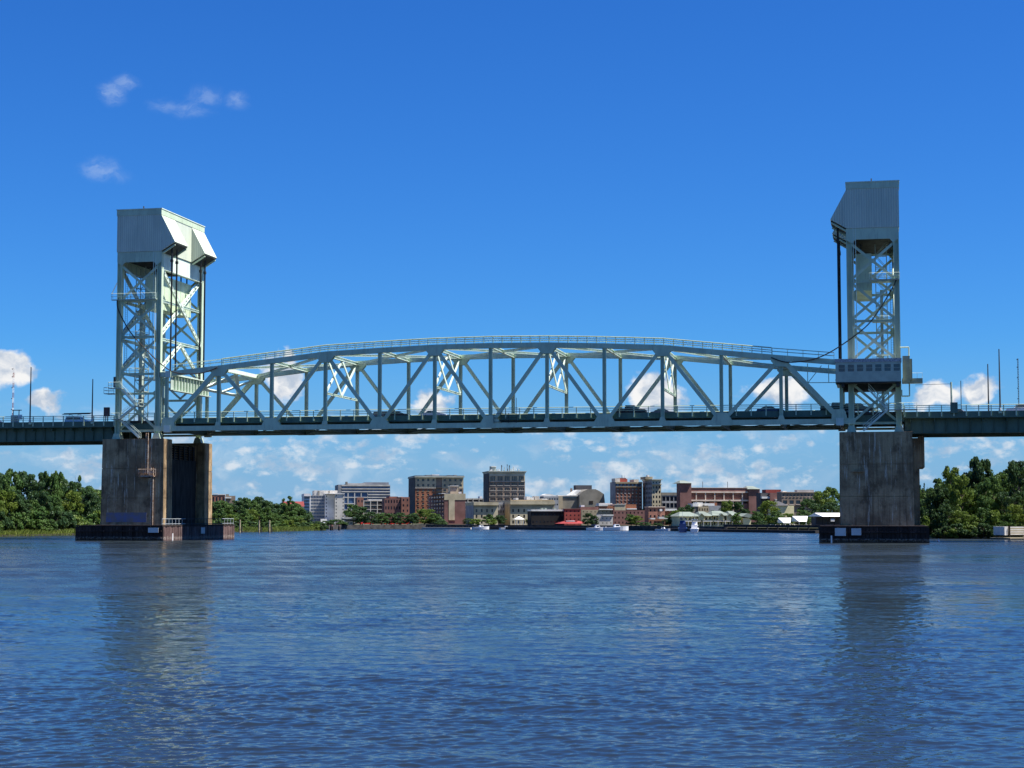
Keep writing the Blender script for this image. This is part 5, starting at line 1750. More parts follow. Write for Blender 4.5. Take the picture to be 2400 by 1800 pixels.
# 19 tan and white waterfront houses
b = Bld('tan_house', 'tan rendered house with small windows right of the red restaurant', 1362, 1435.5, 640, 6, group=GB)
b.part('wall', M['tan'], 1362, 1435.5, None, 1195, 0.31)
b.facade(M['tan'], 1362, 1435.5, None, 1195, 8, 4, fx=0.22, fz=0.34)
b.part('roof_edge', M['roofw'], 1404, 1436, 1195, 1192.6, -0.4, 6)
b.part('roof', M['maroon'], 1361, 1403.5, 1195, 1188, 1, 6)
b.part('dormer', M['whitew'], 1364, 1372, 1188, 1184, 2, 5)
b = Bld('white_boathouse', 'low white rendered house on the waterfront below the tan house', 1398, 1436, 618, 10, group=GB)
b.part('wall', M['pale'], 1398, 1436, None, 1208.5, 0.31)
b.facade(M['pale'], 1398, 1436, None, 1209, 4, 2, fx=0.24, fz=0.26)
b.part('roof', M['roofw'], 1411, 1437, 1208.5, 1206, -0.4, 10)
# 20 low brown roofs
b = Bld('low_shop_row', 'row of low orange brown shops with white roofs below the brick hotel', 1404, 1492, 700, 8, group=GB)
b.part('wall', M['brick_o'], 1404, 1440, None, 1186, 0.31)
b.facade(M['brick_o'], 1404, 1440, None, 1186, 6, 3, fx=0.3, fz=0.4)
b.part('roof', M['roofw'], 1403, 1424, 1186, 1182.5, -0.2, 7)
b.part('roof', M['roofw'], 1414, 1446, 1182.4, 1178.8, 9, 14)
b.part('rear_wall', M['brown'], 1412, 1446, None, 1182.3, 8.2, 14)
b.part('wall', M['tan2'], 1440.2, 1466, None, 1182.5, 0.0)
b.part('roof_edge', M['roofw'], 1439.5, 1466.5, 1182.5, 1181.5, -0.2, 8)
b.part('wall', M['brick_o'], 1466.2, 1492, None, 1182, 0.31)
b.facade(M['brick_o'], 1466.2, 1492, None, 1190, 5, 3, fx=0.3, fz=0.4)
b.part('roof_edge', M['roofw'], 1468, 1492, 1194, 1191.4, -0.4, -0.001)
# 21 brick hotel
b = Bld('brick_hotel', 'brick hotel with dark top floor band and rows of white sills', 1443, 1505, 790, 12, group=GB)
b.part('core', M['maroon'], 1443, 1505, None, 1130, 0.41)
b.facade(M['brick'], 1443, 1505, 1222, 1142, 7, 10, fx=0.42, fz=0.5, rec=0.4, sill=M['whitew'])
b.facade(M['slate'], 1443, 1505, 1141, 1133.5, 7, 1, M['glass_blue'], fx=0.6, fz=0.7, rec=0.4)
b.part('cornice', M['tan'], 1442.4, 1505.4, 1142, 1140.6, -0.6, 0.0)
b.part('parapet', M['tan'], 1442.6, 1505.4, 1133.4, 1129.6, -0.2, 12)
b.part('penthouse', M['pale'], 1444, 1456, 1129.6, 1121, 3, 10)
b.part('penthouse', M['redpaint'], 1457, 1475, 1129.6, 1122, 4, 12)
b.part('penthouse_roof', M['maroon'], 1456, 1472, 1122, 1119.8, 4, 12)
b.part('antenna', M['slate'], 1464, 1464.8, 1119.8, 1113.5, 6, 6.3)
b.part('antenna', M['whitew'], 1470.5, 1471.3, 1119.8, 1113, 6, 6.3)
b.part('plant_room', M['pale'], 1492, 1503, 1129.6, 1123, 5, 14)
b.part('flank_shade', M['greyb'], 1442.1, 1442.9, None, 1131, 0.5, 11.5)  # thin blue-grey layer painted as shade on the left side
b.side(M['glass'], 3, 9, None, 1131)
# 22 tan tower
b = Bld('tan_tower', 'narrow tan tower with arched pairs of windows and green cornice', 1527.5, 1549, 780, 18, group=GB)
b.part('core', M['greyb'], 1527.5, 1549, None, 1124, 0.41)  # core's blue-grey puts shade into the colour of the left flank
b.facade(M['tan2'], 1527.5, 1549, 1238, 1136.5, 3, 9, fx=0.5, fz=0.55, rec=0.4)
b.facade(M['cornice'], 1527.5, 1549, 1136, 1125.5, 3, 1, fx=0.5, fz=0.35, rec=0.4)
b.part('cornice', M['cornice'], 1526, 1551, 1125.5, 1123, -1.2, 18.4)
b.part('cornice', M['tan2'], 1526.8, 1549.6, 1136.5, 1134.5, -0.7, 0.0)
b.part('penthouse', M['tan'], 1517, 1534, 1123, 1117, 4, 14)
b.part('roof_unit', M['roofw'], 1526, 1530, 1117, 1113, 7, 10)
for xx in (1505, 1508, 1512, 1515):
    pass
b.side(M['slate'], 6, 9, None, 1128)
# 23 dark glass building
b = Bld('dark_glass_block', 'low dark glass block between the tan tower and the brick garage', 1550.5, 1588, 790, 6, group=GB)
b.part('core', M['slate'], 1550.5, 1588, None, 1155, 0.41)
b.facade(M['greyb'], 1550.5, 1588, 1240, 1161, 4, 5, M['glass'], fx=0.84, fz=0.7, rec=0.4)
b.part('parapet', M['grey'], 1550, 1588.4, 1161, 1154.4, -0.2, 6)
# 24 brick garage
b = Bld('brick_parking_garage', 'long brick parking garage with cream frames and hip roofed corner towers', 1593, 1784, 760, 12, group=GB)
b.part('tower', M['maroon'], 1593, 1620, None, 1132.5, 0, 6)
MB().hip(b.X(1591.5), b.X(1621), -0.8, 12.6, b.Z(1132.5), b.Z(1125.5), 0.6).build('tower_roof', M['roofg'], b.o)
b.part('core', M['slate'], 1620.2, 1757, None, 1156, 3.0, 11.5)
b.part('parapet', M['maroon'], 1620.2, 1756.8, 1151.5, 1143.6, 1.0, 2.0)
b.part('roof_edge', M['pink'], 1620.2, 1756.8, 1143.6, 1142.6, 0.8, 2.2)
b.part('beam', M['pink'], 1619.6, 1757.4, 1155, 1151.6, 0.6, 2.4)
b.part('beam', M['pink'], 1619.6, 1757.4, 1174.6, 1171, 0.6, 2.4)
xs_ = [1620.2] + [1632.8 + i * 22.1 for i in range(6)] + [1757]
for i in range(1, 7):
    b.part('column', M['pink'], xs_[i] - 1.2, xs_[i] + 1.2, None, 1155.02, 0.8, 2.2)
for i in range(7):
    a_ = xs_[i] + (1.3 if i else 0)
    c_ = xs_[i + 1] - (1.3 if i < 6 else 0)
    b.part('brick_panel', M['brick'], a_, c_, 1170.9, 1155.1, 1.4, 2.0)
    b.part('brick_panel', M['maroon'], a_, c_, 1192, 1180, 1.4, 2.0)
b.part('tower', M['maroon'], 1757.2, 1784, None, 1146, 0)
MB().hip(b.X(1753), b.X(1785), -0.6, 12.6, b.Z(1146), b.Z(1138.5), 0.5).build('tower_roof', M['roofg'], b.o)
for xx in (1655.5, 1715.5):
    b.part('lamp_pole', M['slate'], xx, xx + 0.7, 1143, 1128, 6, 6.3)
# 25 brick cafe and dark block in front
b = Bld('maroon_warehouse', 'dark maroon brick warehouse behind the waterfront trees', 1436.5, 1518, 640, 6, group=GB)
b.part('wall', M['maroon'], 1436.5, 1518, None, 1196, 0.31)
b.facade(M['maroon'], 1436.5, 1518, None, 1196, 9, 3, fx=0.3, fz=0.4)
b = Bld('brick_cafe', 'red brick cafe with white awnings left of the sloping trees', 1519, 1562, 625, 6, group=GB)
b.part('wall', M['brick'], 1519, 1558, None, 1189, 0.31)
b.facade(M['brick'], 1519, 1558, None, 1189, 4, 3, fx=0.4, fz=0.4)
b.part('parapet', M['pink'], 1518.5, 1558.5, 1189, 1187, -0.3, 6)
b.part('wall_sign', M['sign'], 1545, 1551, 1198, 1193, -0.3, -0.02)
b.part('awning', M['roofw'], 1519, 1530, 1217, 1214, -3, -0.3)
b.part('awning', M['roofw'], 1539, 1562, 1216, 1211, -3, -0.3)
b.part('terrace_roof', M['roofw'], 1560, 1588, 1197, 1193, 1, 8)
b.part('terrace_wall', M['brick_o'], 1559, 1583, None, 1198, 2, 9)
# 26 yellow riverside houses
b = Bld('yellow_riverside_houses', 'pale yellow riverside row with grey green hipped roofs and gables', 1588, 1764, 560, 16, group=GB)
for i, (xa_, xb_, zt_, zr_) in enumerate(((1589, 1640, 1210, 1199.5), (1640.2, 1668, 1209, 1198.5), (1668.2, 1712, 1208, 1197.4), (1712.2, 1735, 1208, 1197.6))):
    b.part('wall', M['yellow'], xa_ + 2, xb_, None, zt_, 0.31, 12)
    b.facade(M['yellow'], xa_ + 2, xb_, None, zt_, 5 if xb_ - xa_ > 35 else 3, 2, fx=0.5, fz=0.5)
    MB().hip(b.X(xa_ - 1.5), b.X(xb_ + 1.5), -1.4 - 0.02 * i, 13, b.Z(zt_), b.Z(zr_), 0.55).build('roof', M['roofg'], b.o)
    b.part('balcony', M['whitew'], xa_ + 3, xb_ - 1, 1222, 1220.5, -1.6, -0.02)
for xg in (1641, 1688, 1708):
    MB().extr([(b.X(xg - 7), b.Z(1219)), (b.X(xg + 7), b.Z(1219)), (b.X(xg + 7), b.Z(1211)), (b.X(xg), b.Z(1204)), (b.X(xg - 7), b.Z(1211))], -1.4, -0.05).build('gable', M['yellow'], b.o)
    MB().extr([(b.X(xg - 8.5), b.Z(1211.5)), (b.X(xg), b.Z(1203)), (b.X(xg + 8.5), b.Z(1211.5)), (b.X(xg), b.Z(1204.2))], -1.9, 0.3).build('gable_roof', M['roofg'], b.o)
b.part('wall', M['yellow'], 1741, 1760, None, 1214, -1.0, 12)
MB().extr([(b.X(1738), b.Z(1210)), (b.X(1762), b.Z(1215)), (b.X(1762), b.Z(1206)), (b.X(1750), b.Z(1203))], -1.6, 12).build('gable_roof', M['roofg'], b.o)
for i in range(9):
    xx = 1592 + i * 17.5
    b.part('porch_post', M['whitew'], xx, xx + 0.6, None, 1221, -1.6, -1.3)
# 27 white roof clutter behind
b = Bld('white_roofed_shops', 'cluster of small white roofed shops in front of the garage', 1624, 1690, 640, 9, group=GB)
b.part('wall', M['tan'], 1636, 1660, None, 1187, 0.31)
b.facade(M['tan'], 1636, 1660, None, 1187, 4, 3, fx=0.4, fz=0.4)
b.part('roof', M['roofw'], 1624, 1638, 1187, 1180, 1, 8)
b.part('roof', M['roofw'], 1637, 1650, 1187, 1177.5, 2, 8)
b.part('roof', M['roofw'], 1652, 1676, 1185, 1179.5, 1, 9)
b.part('wall', M['grey'], 1624, 1636, None, 1187.1, 1.2, 9)
b.part('wall', M['greyb'], 1660.2, 1690, None, 1185.1, 0.6, 9)
b.part('wall', M['brick_o'], 1676, 1684, 1185, 1178, 2, 8)
# 28 right-hand brick buildings
b = Bld('maroon_store', 'maroon brick store with red upper box right of the garage', 1785, 1836, 690, 8, group=GB)
b.part('upper_box', M['redpaint'], 1799, 1836, 1156, 1147.2, 3, 8)
b.part('wall', M['maroon'], 1804, 1830, None, 1155, 0.0)
b.part('wall', M['slate'], 1785, 1803.8, None, 1155, 2.0)
b.part('roof_edge', M['roofw'], 1785, 1804, 1168.5, 1164, 0.4, 1.9)
b.part('roof_edge', M['roofw'], 1814, 1822, 1173, 1170, -1.2, -0.05)
b = Bld('long_brick_building', 'long tan brick building with window pairs rising above the right trees', 1830.5, 1925, 680, 6, group=GB)
b.part('core', M['brown'], 1830.5, 1925, None, 1154, 0.41)
b.facade(M['brown'], 1830.5, 1925, 1168, 1154, 11, 1, fx=0.5, fz=0.42, rec=0.4, sill=M['pink'])
b.facade(M['brown'], 1830.5, 1925, 1186, 1168.2, 6, 1, fx=0.66, fz=0.5, rec=0.4, sill=M['pink'])
b.part('parapet', M['pink'], 1830, 1925.5, 1154, 1152.8, -0.3, 6)
b.part('plant_room', M['greyb'], 1872, 1912, 1152.8, 1148, 2, 5.5)
b.part('plant_room', M['roofw'], 1837, 1846, 1152.8, 1150.8, 2, 5)
b = Bld('yellow_wall_house', 'pale yellow blank walled house among the right trees', 1818, 1862, 590, 12, group=GB)
b.part('wall', M['yellow'], 1820, 1860, None, 1185, 0)
MB().hip(b.X(1816), b.X(1846), -0.5, 12.5, b.Z(1185), b.Z(1174.5), 0.6).build('roof', M['slate'], b.o)
# 29 tents, umbrellas and the pavilion
def tent(px0, px1, yt, yb, d, label, name='white_tent'):
    b = Bld(name, label, px0, px1, d, (px1 - px0) * d / FPX, 'tent', group='waterfront roofs and tents')
    w = b.w
    xm0, xm1 = w * 0.12, w * 0.88
    MB().add([(w * 0.28, 0, b.Z(yb)), (w * 0.78, 0, b.Z(yb)), (w, w * .6, b.Z(yb)), (0.0, w * .6, b.Z(yb)), (w * 0.0, w * 0.45, b.Z(yt)), (w, w * .45, b.Z(yt))],
             [(0, 1, 5, 4), (1, 2, 5), (2, 3, 4, 5), (3, 0, 4), (0, 3, 2, 1)]).build('canopy', M['tent'], b.o)
    for xx, yy in ((w * .3, .1), (w * .76, .1), (w * .9, w * .5), (w * .1, w * .5)):
        MB().tube((xx, yy, -0.3), (xx, yy, b.Z(yb)), 0.06, 5).build('pole', M['whitew'], b.o)
tent(1826, 1857, 1213.5, 1225.5, 505, 'white tent roof, left one of two on the right waterfront')
tent(1860, 1897, 1209.5, 1222, 512, 'white tent roof, right and higher one of two on the right waterfront')
for i, px_ in enumerate((1806, 1817.5, 1829, 1840.5, 1852, 1862)):
    b = Bld('patio_umbrella', '%s white patio umbrella from the left in the row below the tents' % ORD[i], px_ - 6, px_ + 6, 488, 2.4, 'umbrella', group='white patio umbrellas in a row')
    MB().add([(0, 0, b.Z(1234)), (b.w, 0, b.Z(1234)), (b.w, b.w, b.Z(1234)), (0, b.w, b.Z(1234)), (b.w / 2, b.w / 2, b.Z(1229))], [(0, 1, 4), (1, 2, 4), (2, 3, 4), (3, 0, 4), (0, 3, 2, 1)]).build('canopy', M['tent'], b.o)
    MB().tube((b.w / 2, b.w / 2, 0), (b.w / 2, b.w / 2, b.Z(1230)), 0.04, 5).build('pole', M['whitew'], b.o)
b = Bld('deck_pavilion', 'dark open pavilion with white sloping roof left of the right pier', 1919, 1990, 485, 12, 'pavilion', group='waterfront roofs and tents')
MB().add([(b.X(1926), 0, b.Z(1210.5)), (b.X(1992), 0, b.Z(1210.5)), (b.X(1992), 10, b.Z(1210.5)), (b.X(1917), 10, b.Z(1210.5)), (b.X(1921), 5, b.Z(1202)), (b.X(1985), 5, b.Z(1202))], [(0, 1, 5, 4), (1, 2, 5), (2, 3, 4, 5), (3, 0, 4), (0, 3, 2, 1)]).build('roof', M['tent'], b.o)
b.part('back_wall', M['slate'], 1924, 1988, None, 1211, 5, 9)
for xx in (1926, 1940, 1955, 1972, 1988):
    b.part('post', M['darkwood'], xx, xx + 1, None, 1210.7, 0.5, 0.8)
b.part('banner', M['whitew'], 1946, 1955, 1222, 1216, 0.2, 0.4)
# gazebo by the custom house
b = Bld('white_gazebo', 'small white roofed gazebo on posts in front of the cream building', 1206, 1230, 612, 3.6, 'gazebo', group='waterfront roofs and tents')
MB().hip(b.X(1206), b.X(1230), 0, 3.6, b.Z(1217), b.Z(1210), 0.92).build('roof', M['roofw'], b.o)
for xx in (1208, 1214, 1221, 1227):
    b.part('post', M['whitew'], xx, xx + 0.9, None, 1217, 0.3, 0.45)

# ------------------------------------------------------------------ waterfront: seawall, docks, boats
def strip(name, label, pts, z0, z1, m, w=1.2, cat='dock'):
    """low wall or dock following photo columns: pts (px, distance)"""
    b = MB()
    P = [ground_at(px, d) for px, d in pts]
    for a, c in zip(P[:-1], P[1:]):
        b.bar((a.x, a.y, (z0 + z1) / 2), (c.x, c.y, (z0 + z1) / 2), w, z1 - z0)
    return tag(b.build(name, m, None), label, cat)
strip('seawall', 'dark bulkhead wall along the town waterfront', [(770, 600), (800, 609), (1000, 630), (1250, 590), (1500, 553), (1700, 506)], -1, 1.5, M['seawall'], 0.8, 'seawall')
strip('timber_dock', 'dark floating dock along the right waterfront', [(1560, 536), (1700, 497), (1800, 478), (1918, 455)], -0.3, 0.75, M['dock'], 2.6)
strip('timber_dock', 'dark raised boardwalk on piles left of the right pier', [(1700, 503), (1810, 486), (1990, 458)], 1.35, 2.1, M['dock'], 2.0)
strip('floating_dock', 'long pale floating dock below the cross fronted building', [(994, 624), (1108, 607)], -0.2, 0.55, M['pale'], 2.0)
strip('timber_dock', 'dark dock in front of the black building', [(1120, 604), (1240, 585), (1400, 560)], -0.3, 0.9, M['dock'], 3.0)
for i, px_ in enumerate((1700, 1724, 1748, 1772, 1796, 1820, 1844, 1868, 1892, 1916, 1940)):
    p = ground_at(px_, 500 - (px_ - 1700) * 0.155)
    tag(put('dock_pile', MB().tube((0, 0, -2), (0, 0, 1.35), 0.22, 7).mesh('dock_pile'), None, None, (p.x, p.y, 0)), '%s dark pile from the left under the boardwalk by the right pier' % ORD[i], 'pile', 'piles under the boardwalk').data.materials.append(M['dock'])
# mooring piles off the marsh
M['pile'] = mat('weathered_pile', (0.30, 0.25, 0.17), 0.9, 0.25, 1.5)
for px_, yt, lab in ((564.5, 1218, 'weathered wooden mooring pile nearest the left pier fender'), (609.5, 1219.5, 'weathered wooden mooring pile in the middle of three by the marsh'), (633.5, 1219, 'weathered wooden mooring pile, rightmost of three by the marsh')):
    d_ = 478 if px_ < 600 else 486
    p = ground_at(px_, d_)
    b = thing('mooring_pile', lab, 'pile', (p.x, p.y, 0), 0, 'mooring piles by the marsh')
    h = z_at(yt, d_)
    MB().tube((0, 0, -2), (0, 0, h), 0.26, 9, 0.22).build('shaft', M['pile'], b)
    MB().tube((0.5, 0.3, -2), (0.5, 0.3, h * 0.45), 0.2, 8, 0.18).build('brace_stub', M['dock'], b)
# dolphins / markers further right
for px_, yb, w_ in ((779, 1240.5, 9), (796.5, 1239, 4)):
    d_ = 560
    p = ground_at(px_, d_)
    b = thing('timber_dolphin', 'squat dark timber dolphin in the water, %s of the pair by the marsh point' % ('wider' if w_ > 5 else 'slimmer'), 'pile', (p.x, p.y, 0), 0, 'timber dolphins off the marsh point')
    ww = w_ * d_ / FPX / 2
    for k_ in range(4):
        MB().tube((ww * math.cos(k_ * 1.57) * 0.8, ww * 0.6 * math.sin(k_ * 1.57), -2), (ww * 0.5 * math.cos(k_ * 1.57), ww * 0.4 * math.sin(k_ * 1.57), 1.25), 0.24, 7).build('timber', M['dock'], b)
    MB().tube((0, 0, 1.2), (0, 0, 1.7), ww * 0.75, 8).build('cap', M['maroon'], b)

def boat(px, d, L, label, hull, top, kind='runabout', rz=0.0):
    p = ground_at(px, d)
    T = thing('moored_boat', label, 'boat', (p.x, p.y, 0), GAM + rz, 'boats moored along the waterfront')
    n = 9
    V, F = [], []
    H = L * 0.13
    for i in range(n):
        t = i / (n - 1)
        hw = L * 0.15 * (1 - max(0, (t - 0.45) / 0.55) ** 2.2) + 0.02
        sh = H * (1 + 0.35 * t * t)
        x = (t - 0.5) * L
        V += [(x, 0, -0.25), (x, -hw * 0.75, 0.05), (x, -hw, sh), (x, hw, sh), (x, hw * 0.75, 0.05)]
    for i in range(n - 1):
        a, c = i * 5, i * 5 + 5
        for j in range(5):
            F.append((a + j, c + j, c + (j + 1) % 5, a + (j + 1) % 5))
    F += [(0, 1, 2, 3, 4), tuple(range((n - 1) * 5 + 4, (n - 1) * 5 - 1, -1))]
    bb = MB()
    bb.add(V, F)
    bb.build('hull', hull, T)
    if kind == 'runabout':
        MB().extr([(-L * .1, H), (L * .16, H), (L * .1, H * 1.9), (-L * .06, H * 1.9)], -L * .09, L * .09).build('cabin', top, T)
        MB().extr([(-L * .04, H * 1.3), (L * .115, H * 1.3), (L * .09, H * 1.75), (-L * .03, H * 1.75)], -L * .0925, L * .0925).build('window', M['glass'], T)
        MB().tube((-L * .47, 0, H * .9), (-L * .47, 0, H * 1.5), 0.18, 6).build('outboard_motor', M['black'], T)
    else:
        MB().extr([(-L * .30, H), (L * .22, H), (L * .12, H * 2.1), (-L * .30, H * 2.1)], -L * .11, L * .11).build('saloon', top, T)
        MB().extr([(-L * .24, H * 1.3), (L * .165, H * 1.3), (L * .12, H * 1.8), (-L * .24, H * 1.8)], -L * .1125, L * .1125).build('window', M['glass'], T)
        MB().extr([(-L * .24, H * 2.1), (L * .05, H * 2.1), (0, H * 2.9), (-L * .2, H * 2.9)], -L * .09, L * .09).build('flybridge', top, T)
        MB().box(-L * .26, L * .04, -L * .1, L * .1, H * 3.5, H * 3.62).build('hardtop', top, T)
        for xx in (-L * .22, L * .0):
            for yy in (-L * .08, L * .08):
                MB().tube((xx, yy, H * 2.85), (xx, yy, H * 3.5), 0.05, 5).build('stanchion', M['galv'], T)
        MB().tube((-L * .1, 0, H * 3.6), (-L * .1, 0, H * 5.2), 0.04, 5).build('mast', M['galv'], T)
    return T
M['navy'] = mat('navy_gelcoat', (0.03, 0.055, 0.16), 0.3, 0.08)
M['gel'] = mat('white_gelcoat', (0.8, 0.8, 0.8), 0.25, 0.03)
boat(1627, 490, 7.6, 'white motor yacht moored in front of the yellow houses', M['gel'], M['gel'], 'yacht', 1.25)
boat(1598, 494, 8.5, 'navy blue motor yacht beside the white yacht', M['navy'], M['navy'], 'yacht', 1.35)
boat(1552, 530, 4.6, 'slim white boat lying aslant below the brick cafe', M['gel'], M['gel'], 'runabout', -0.5)
boat(1443, 545, 8.0, 'low white boat moored below the white waterfront house', M['gel'], M['gel'], 'runabout', 0.05)
boat(1398, 552, 6.5, 'white open boat moored right of the red awning', M['gel'], M['gel'], 'runabout', 0.1)
boat(1127, 596, 6.0, 'small white cruiser at the right end of the pale dock', M['gel'], M['gel'], 'runabout', 0.2)
boat(1185, 592, 4.5, 'tiny white sailing dinghy hull below the gazebo', M['gel'], M['gel'], 'runabout', 0.4)
# parked cars and people-sized colour along the left quay
CARM = {'red': mat('red_car_paint', (0.45, 0.03, 0.03), 0.3, 0.03), 'white': M['gel'], 'silver': mat('silver_car_paint', (0.62, 0.64, 0.64), 0.3, 0.05, metal=0.1),
        'black': mat('black_car_paint', (0.02, 0.02, 0.024), 0.25, 0.03), 'grey': mat('grey_car_paint', (0.13, 0.14, 0.16), 0.3, 0.03), 'blue': mat('blue_car_paint', (0.04, 0.07, 0.14), 0.3, 0.03)}
PROF = {
    'sedan': dict(L=4.8, body=[(-2.4, .35), (2.4, .35), (2.42, .75), (1.9, .92), (.95, 1.0), (-1.6, 1.02), (-2.35, .95)], cab=[(-1.75, 1.0), (.98, 1.0), (.3, 1.46), (-1.0, 1.48)], win=[(-1.45, 1.05), (.75, 1.05), (.24, 1.4), (-.95, 1.42)]),
    'suv': dict(L=4.9, body=[(-2.45, .4), (2.45, .4), (2.45, .9), (2.2, 1.08), (1.15, 1.16), (-2.45, 1.16)], cab=[(-2.42, 1.15), (1.15, 1.15), (.5, 1.76), (-2.2, 1.78)], win=[(-2.2, 1.2), (.92, 1.2), (.42, 1.68), (-2.05, 1.7)]),
    'pickup': dict(L=5.8, body=[(-2.9, .5), (2.9, .5), (2.92, 1.05), (2.7, 1.2), (1.5, 1.26), (-2.9, 1.26)], cab=[(-1.0, 1.25), (1.5, 1.25), (.8, 1.92), (-.85, 1.94)], win=[(-.85, 1.3), (1.25, 1.3), (.72, 1.82), (-.75, 1.84)]),
}
wheel_me = MB().tube((0, -0.11, 0), (0, 0.11, 0), 0.34, 14).mesh('tyre')
wheel_me.materials.append(M['black'])
rim_me = MB().tube((0, -0.12, 0), (0, 0.12, 0), 0.2, 10).mesh('rim')
rim_me.materials.append(M['galv'])
def vehicle(kind, paint, loc, rz, label, name='car', cat='car', group='vehicles on the bridge'):
    P = PROF[kind]
    T = thing(name, label, cat, loc, rz, group)
    hw = 0.9 if kind != 'pickup' else 1.0
    MB().extr(P['body'], -hw, hw).build('body', paint, T)
    MB().extr(P['cab'], -hw * 0.86, hw * 0.86).build('cabin', paint, T)
    for s in (-1, 1):
        MB().extr(P['win'], s * hw * 0.862, s * hw * 0.872).build('side_window', M['glass'], T)
        mid = sum(p[0] for p in P['win']) / 4
        MB().box(mid - 0.05, mid + 0.05, s * hw * 0.873, s * hw * 0.88, P['win'][0][1], P['win'][2][1]).build('door_pillar', paint, T)
    fw, fr_ = P['cab'][1], P['cab'][2]
    MB().add([(fw[0] + .02, -hw * .78, fw[1] + .03), (fw[0] + .02, hw * .78, fw[1] + .03), (fr_[0] + .04, hw * .74, fr_[1] - .05), (fr_[0] + .04, -hw * .74, fr_[1] - .05)], [(0, 1, 2, 3)]).build('windscreen', M['glass'], T, fix=False)
    bw, br = P['cab'][0], P['cab'][3]
    MB().add([(bw[0] - .02, -hw * .78, bw[1] + .05), (bw[0] - .02, hw * .78, bw[1] + .05), (br[0] - .03, hw * .74, br[1] - .06), (br[0] - .03, -hw * .74, br[1] - .06)], [(3, 2, 1, 0)]).build('rear_window', M['glass'], T, fix=False)
    zl = P['body'][2][1] - 0.08
    for s in (-1, 1):
        MB().box(P['body'][1][0] - .02, P['body'][1][0] + .03, s * hw * .6 - .16, s * hw * .6 + .16, zl - .12, zl).build('headlight', M['white'], T)
        MB().box(P['body'][0][0] - .03, P['body'][0][0] + .02, s * hw * .75 - .1, s * hw * .75 + .1, zl - .15, zl + .05).build('tail_light', CARM['red'], T)
    for xx in (-P['L'] * .3, P['L'] * .31):
        for s in (-1, 1):
            w = put('wheel', wheel_me, T, None, (xx, s * (hw - 0.1), 0.34))
            put('rim', rim_me, w)
    if kind == 'pickup':
        MB().box(-2.8, -1.1, -hw * .85, hw * .85, 1.262, 1.28).build('bed_cover', M['black'], T)
    return T
for px_, c_, lab in ((861, 'red', 'red car parked on the quay, alone left of the trees'), (907, 'red', 'red car parked on the quay, left one of a close pair'), (917, 'red', 'red car parked on the quay, right one of a close pair'),
                     (948, 'red', 'red car parked on the quay just left of the round tree'), (767, 'white', 'white car parked at the marsh end of the quay'), (790, 'silver', 'silver car parked in the middle of the marsh end quay'), (820, 'white', 'white car parked in front of the cream pavilion')):
    p = ground_at(px_, 640)
    vehicle('sedan', CARM[c_], (p.x, p.y, GZ), GAM + 0.1, lab, 'parked_car', 'car', 'cars parked on the quay')

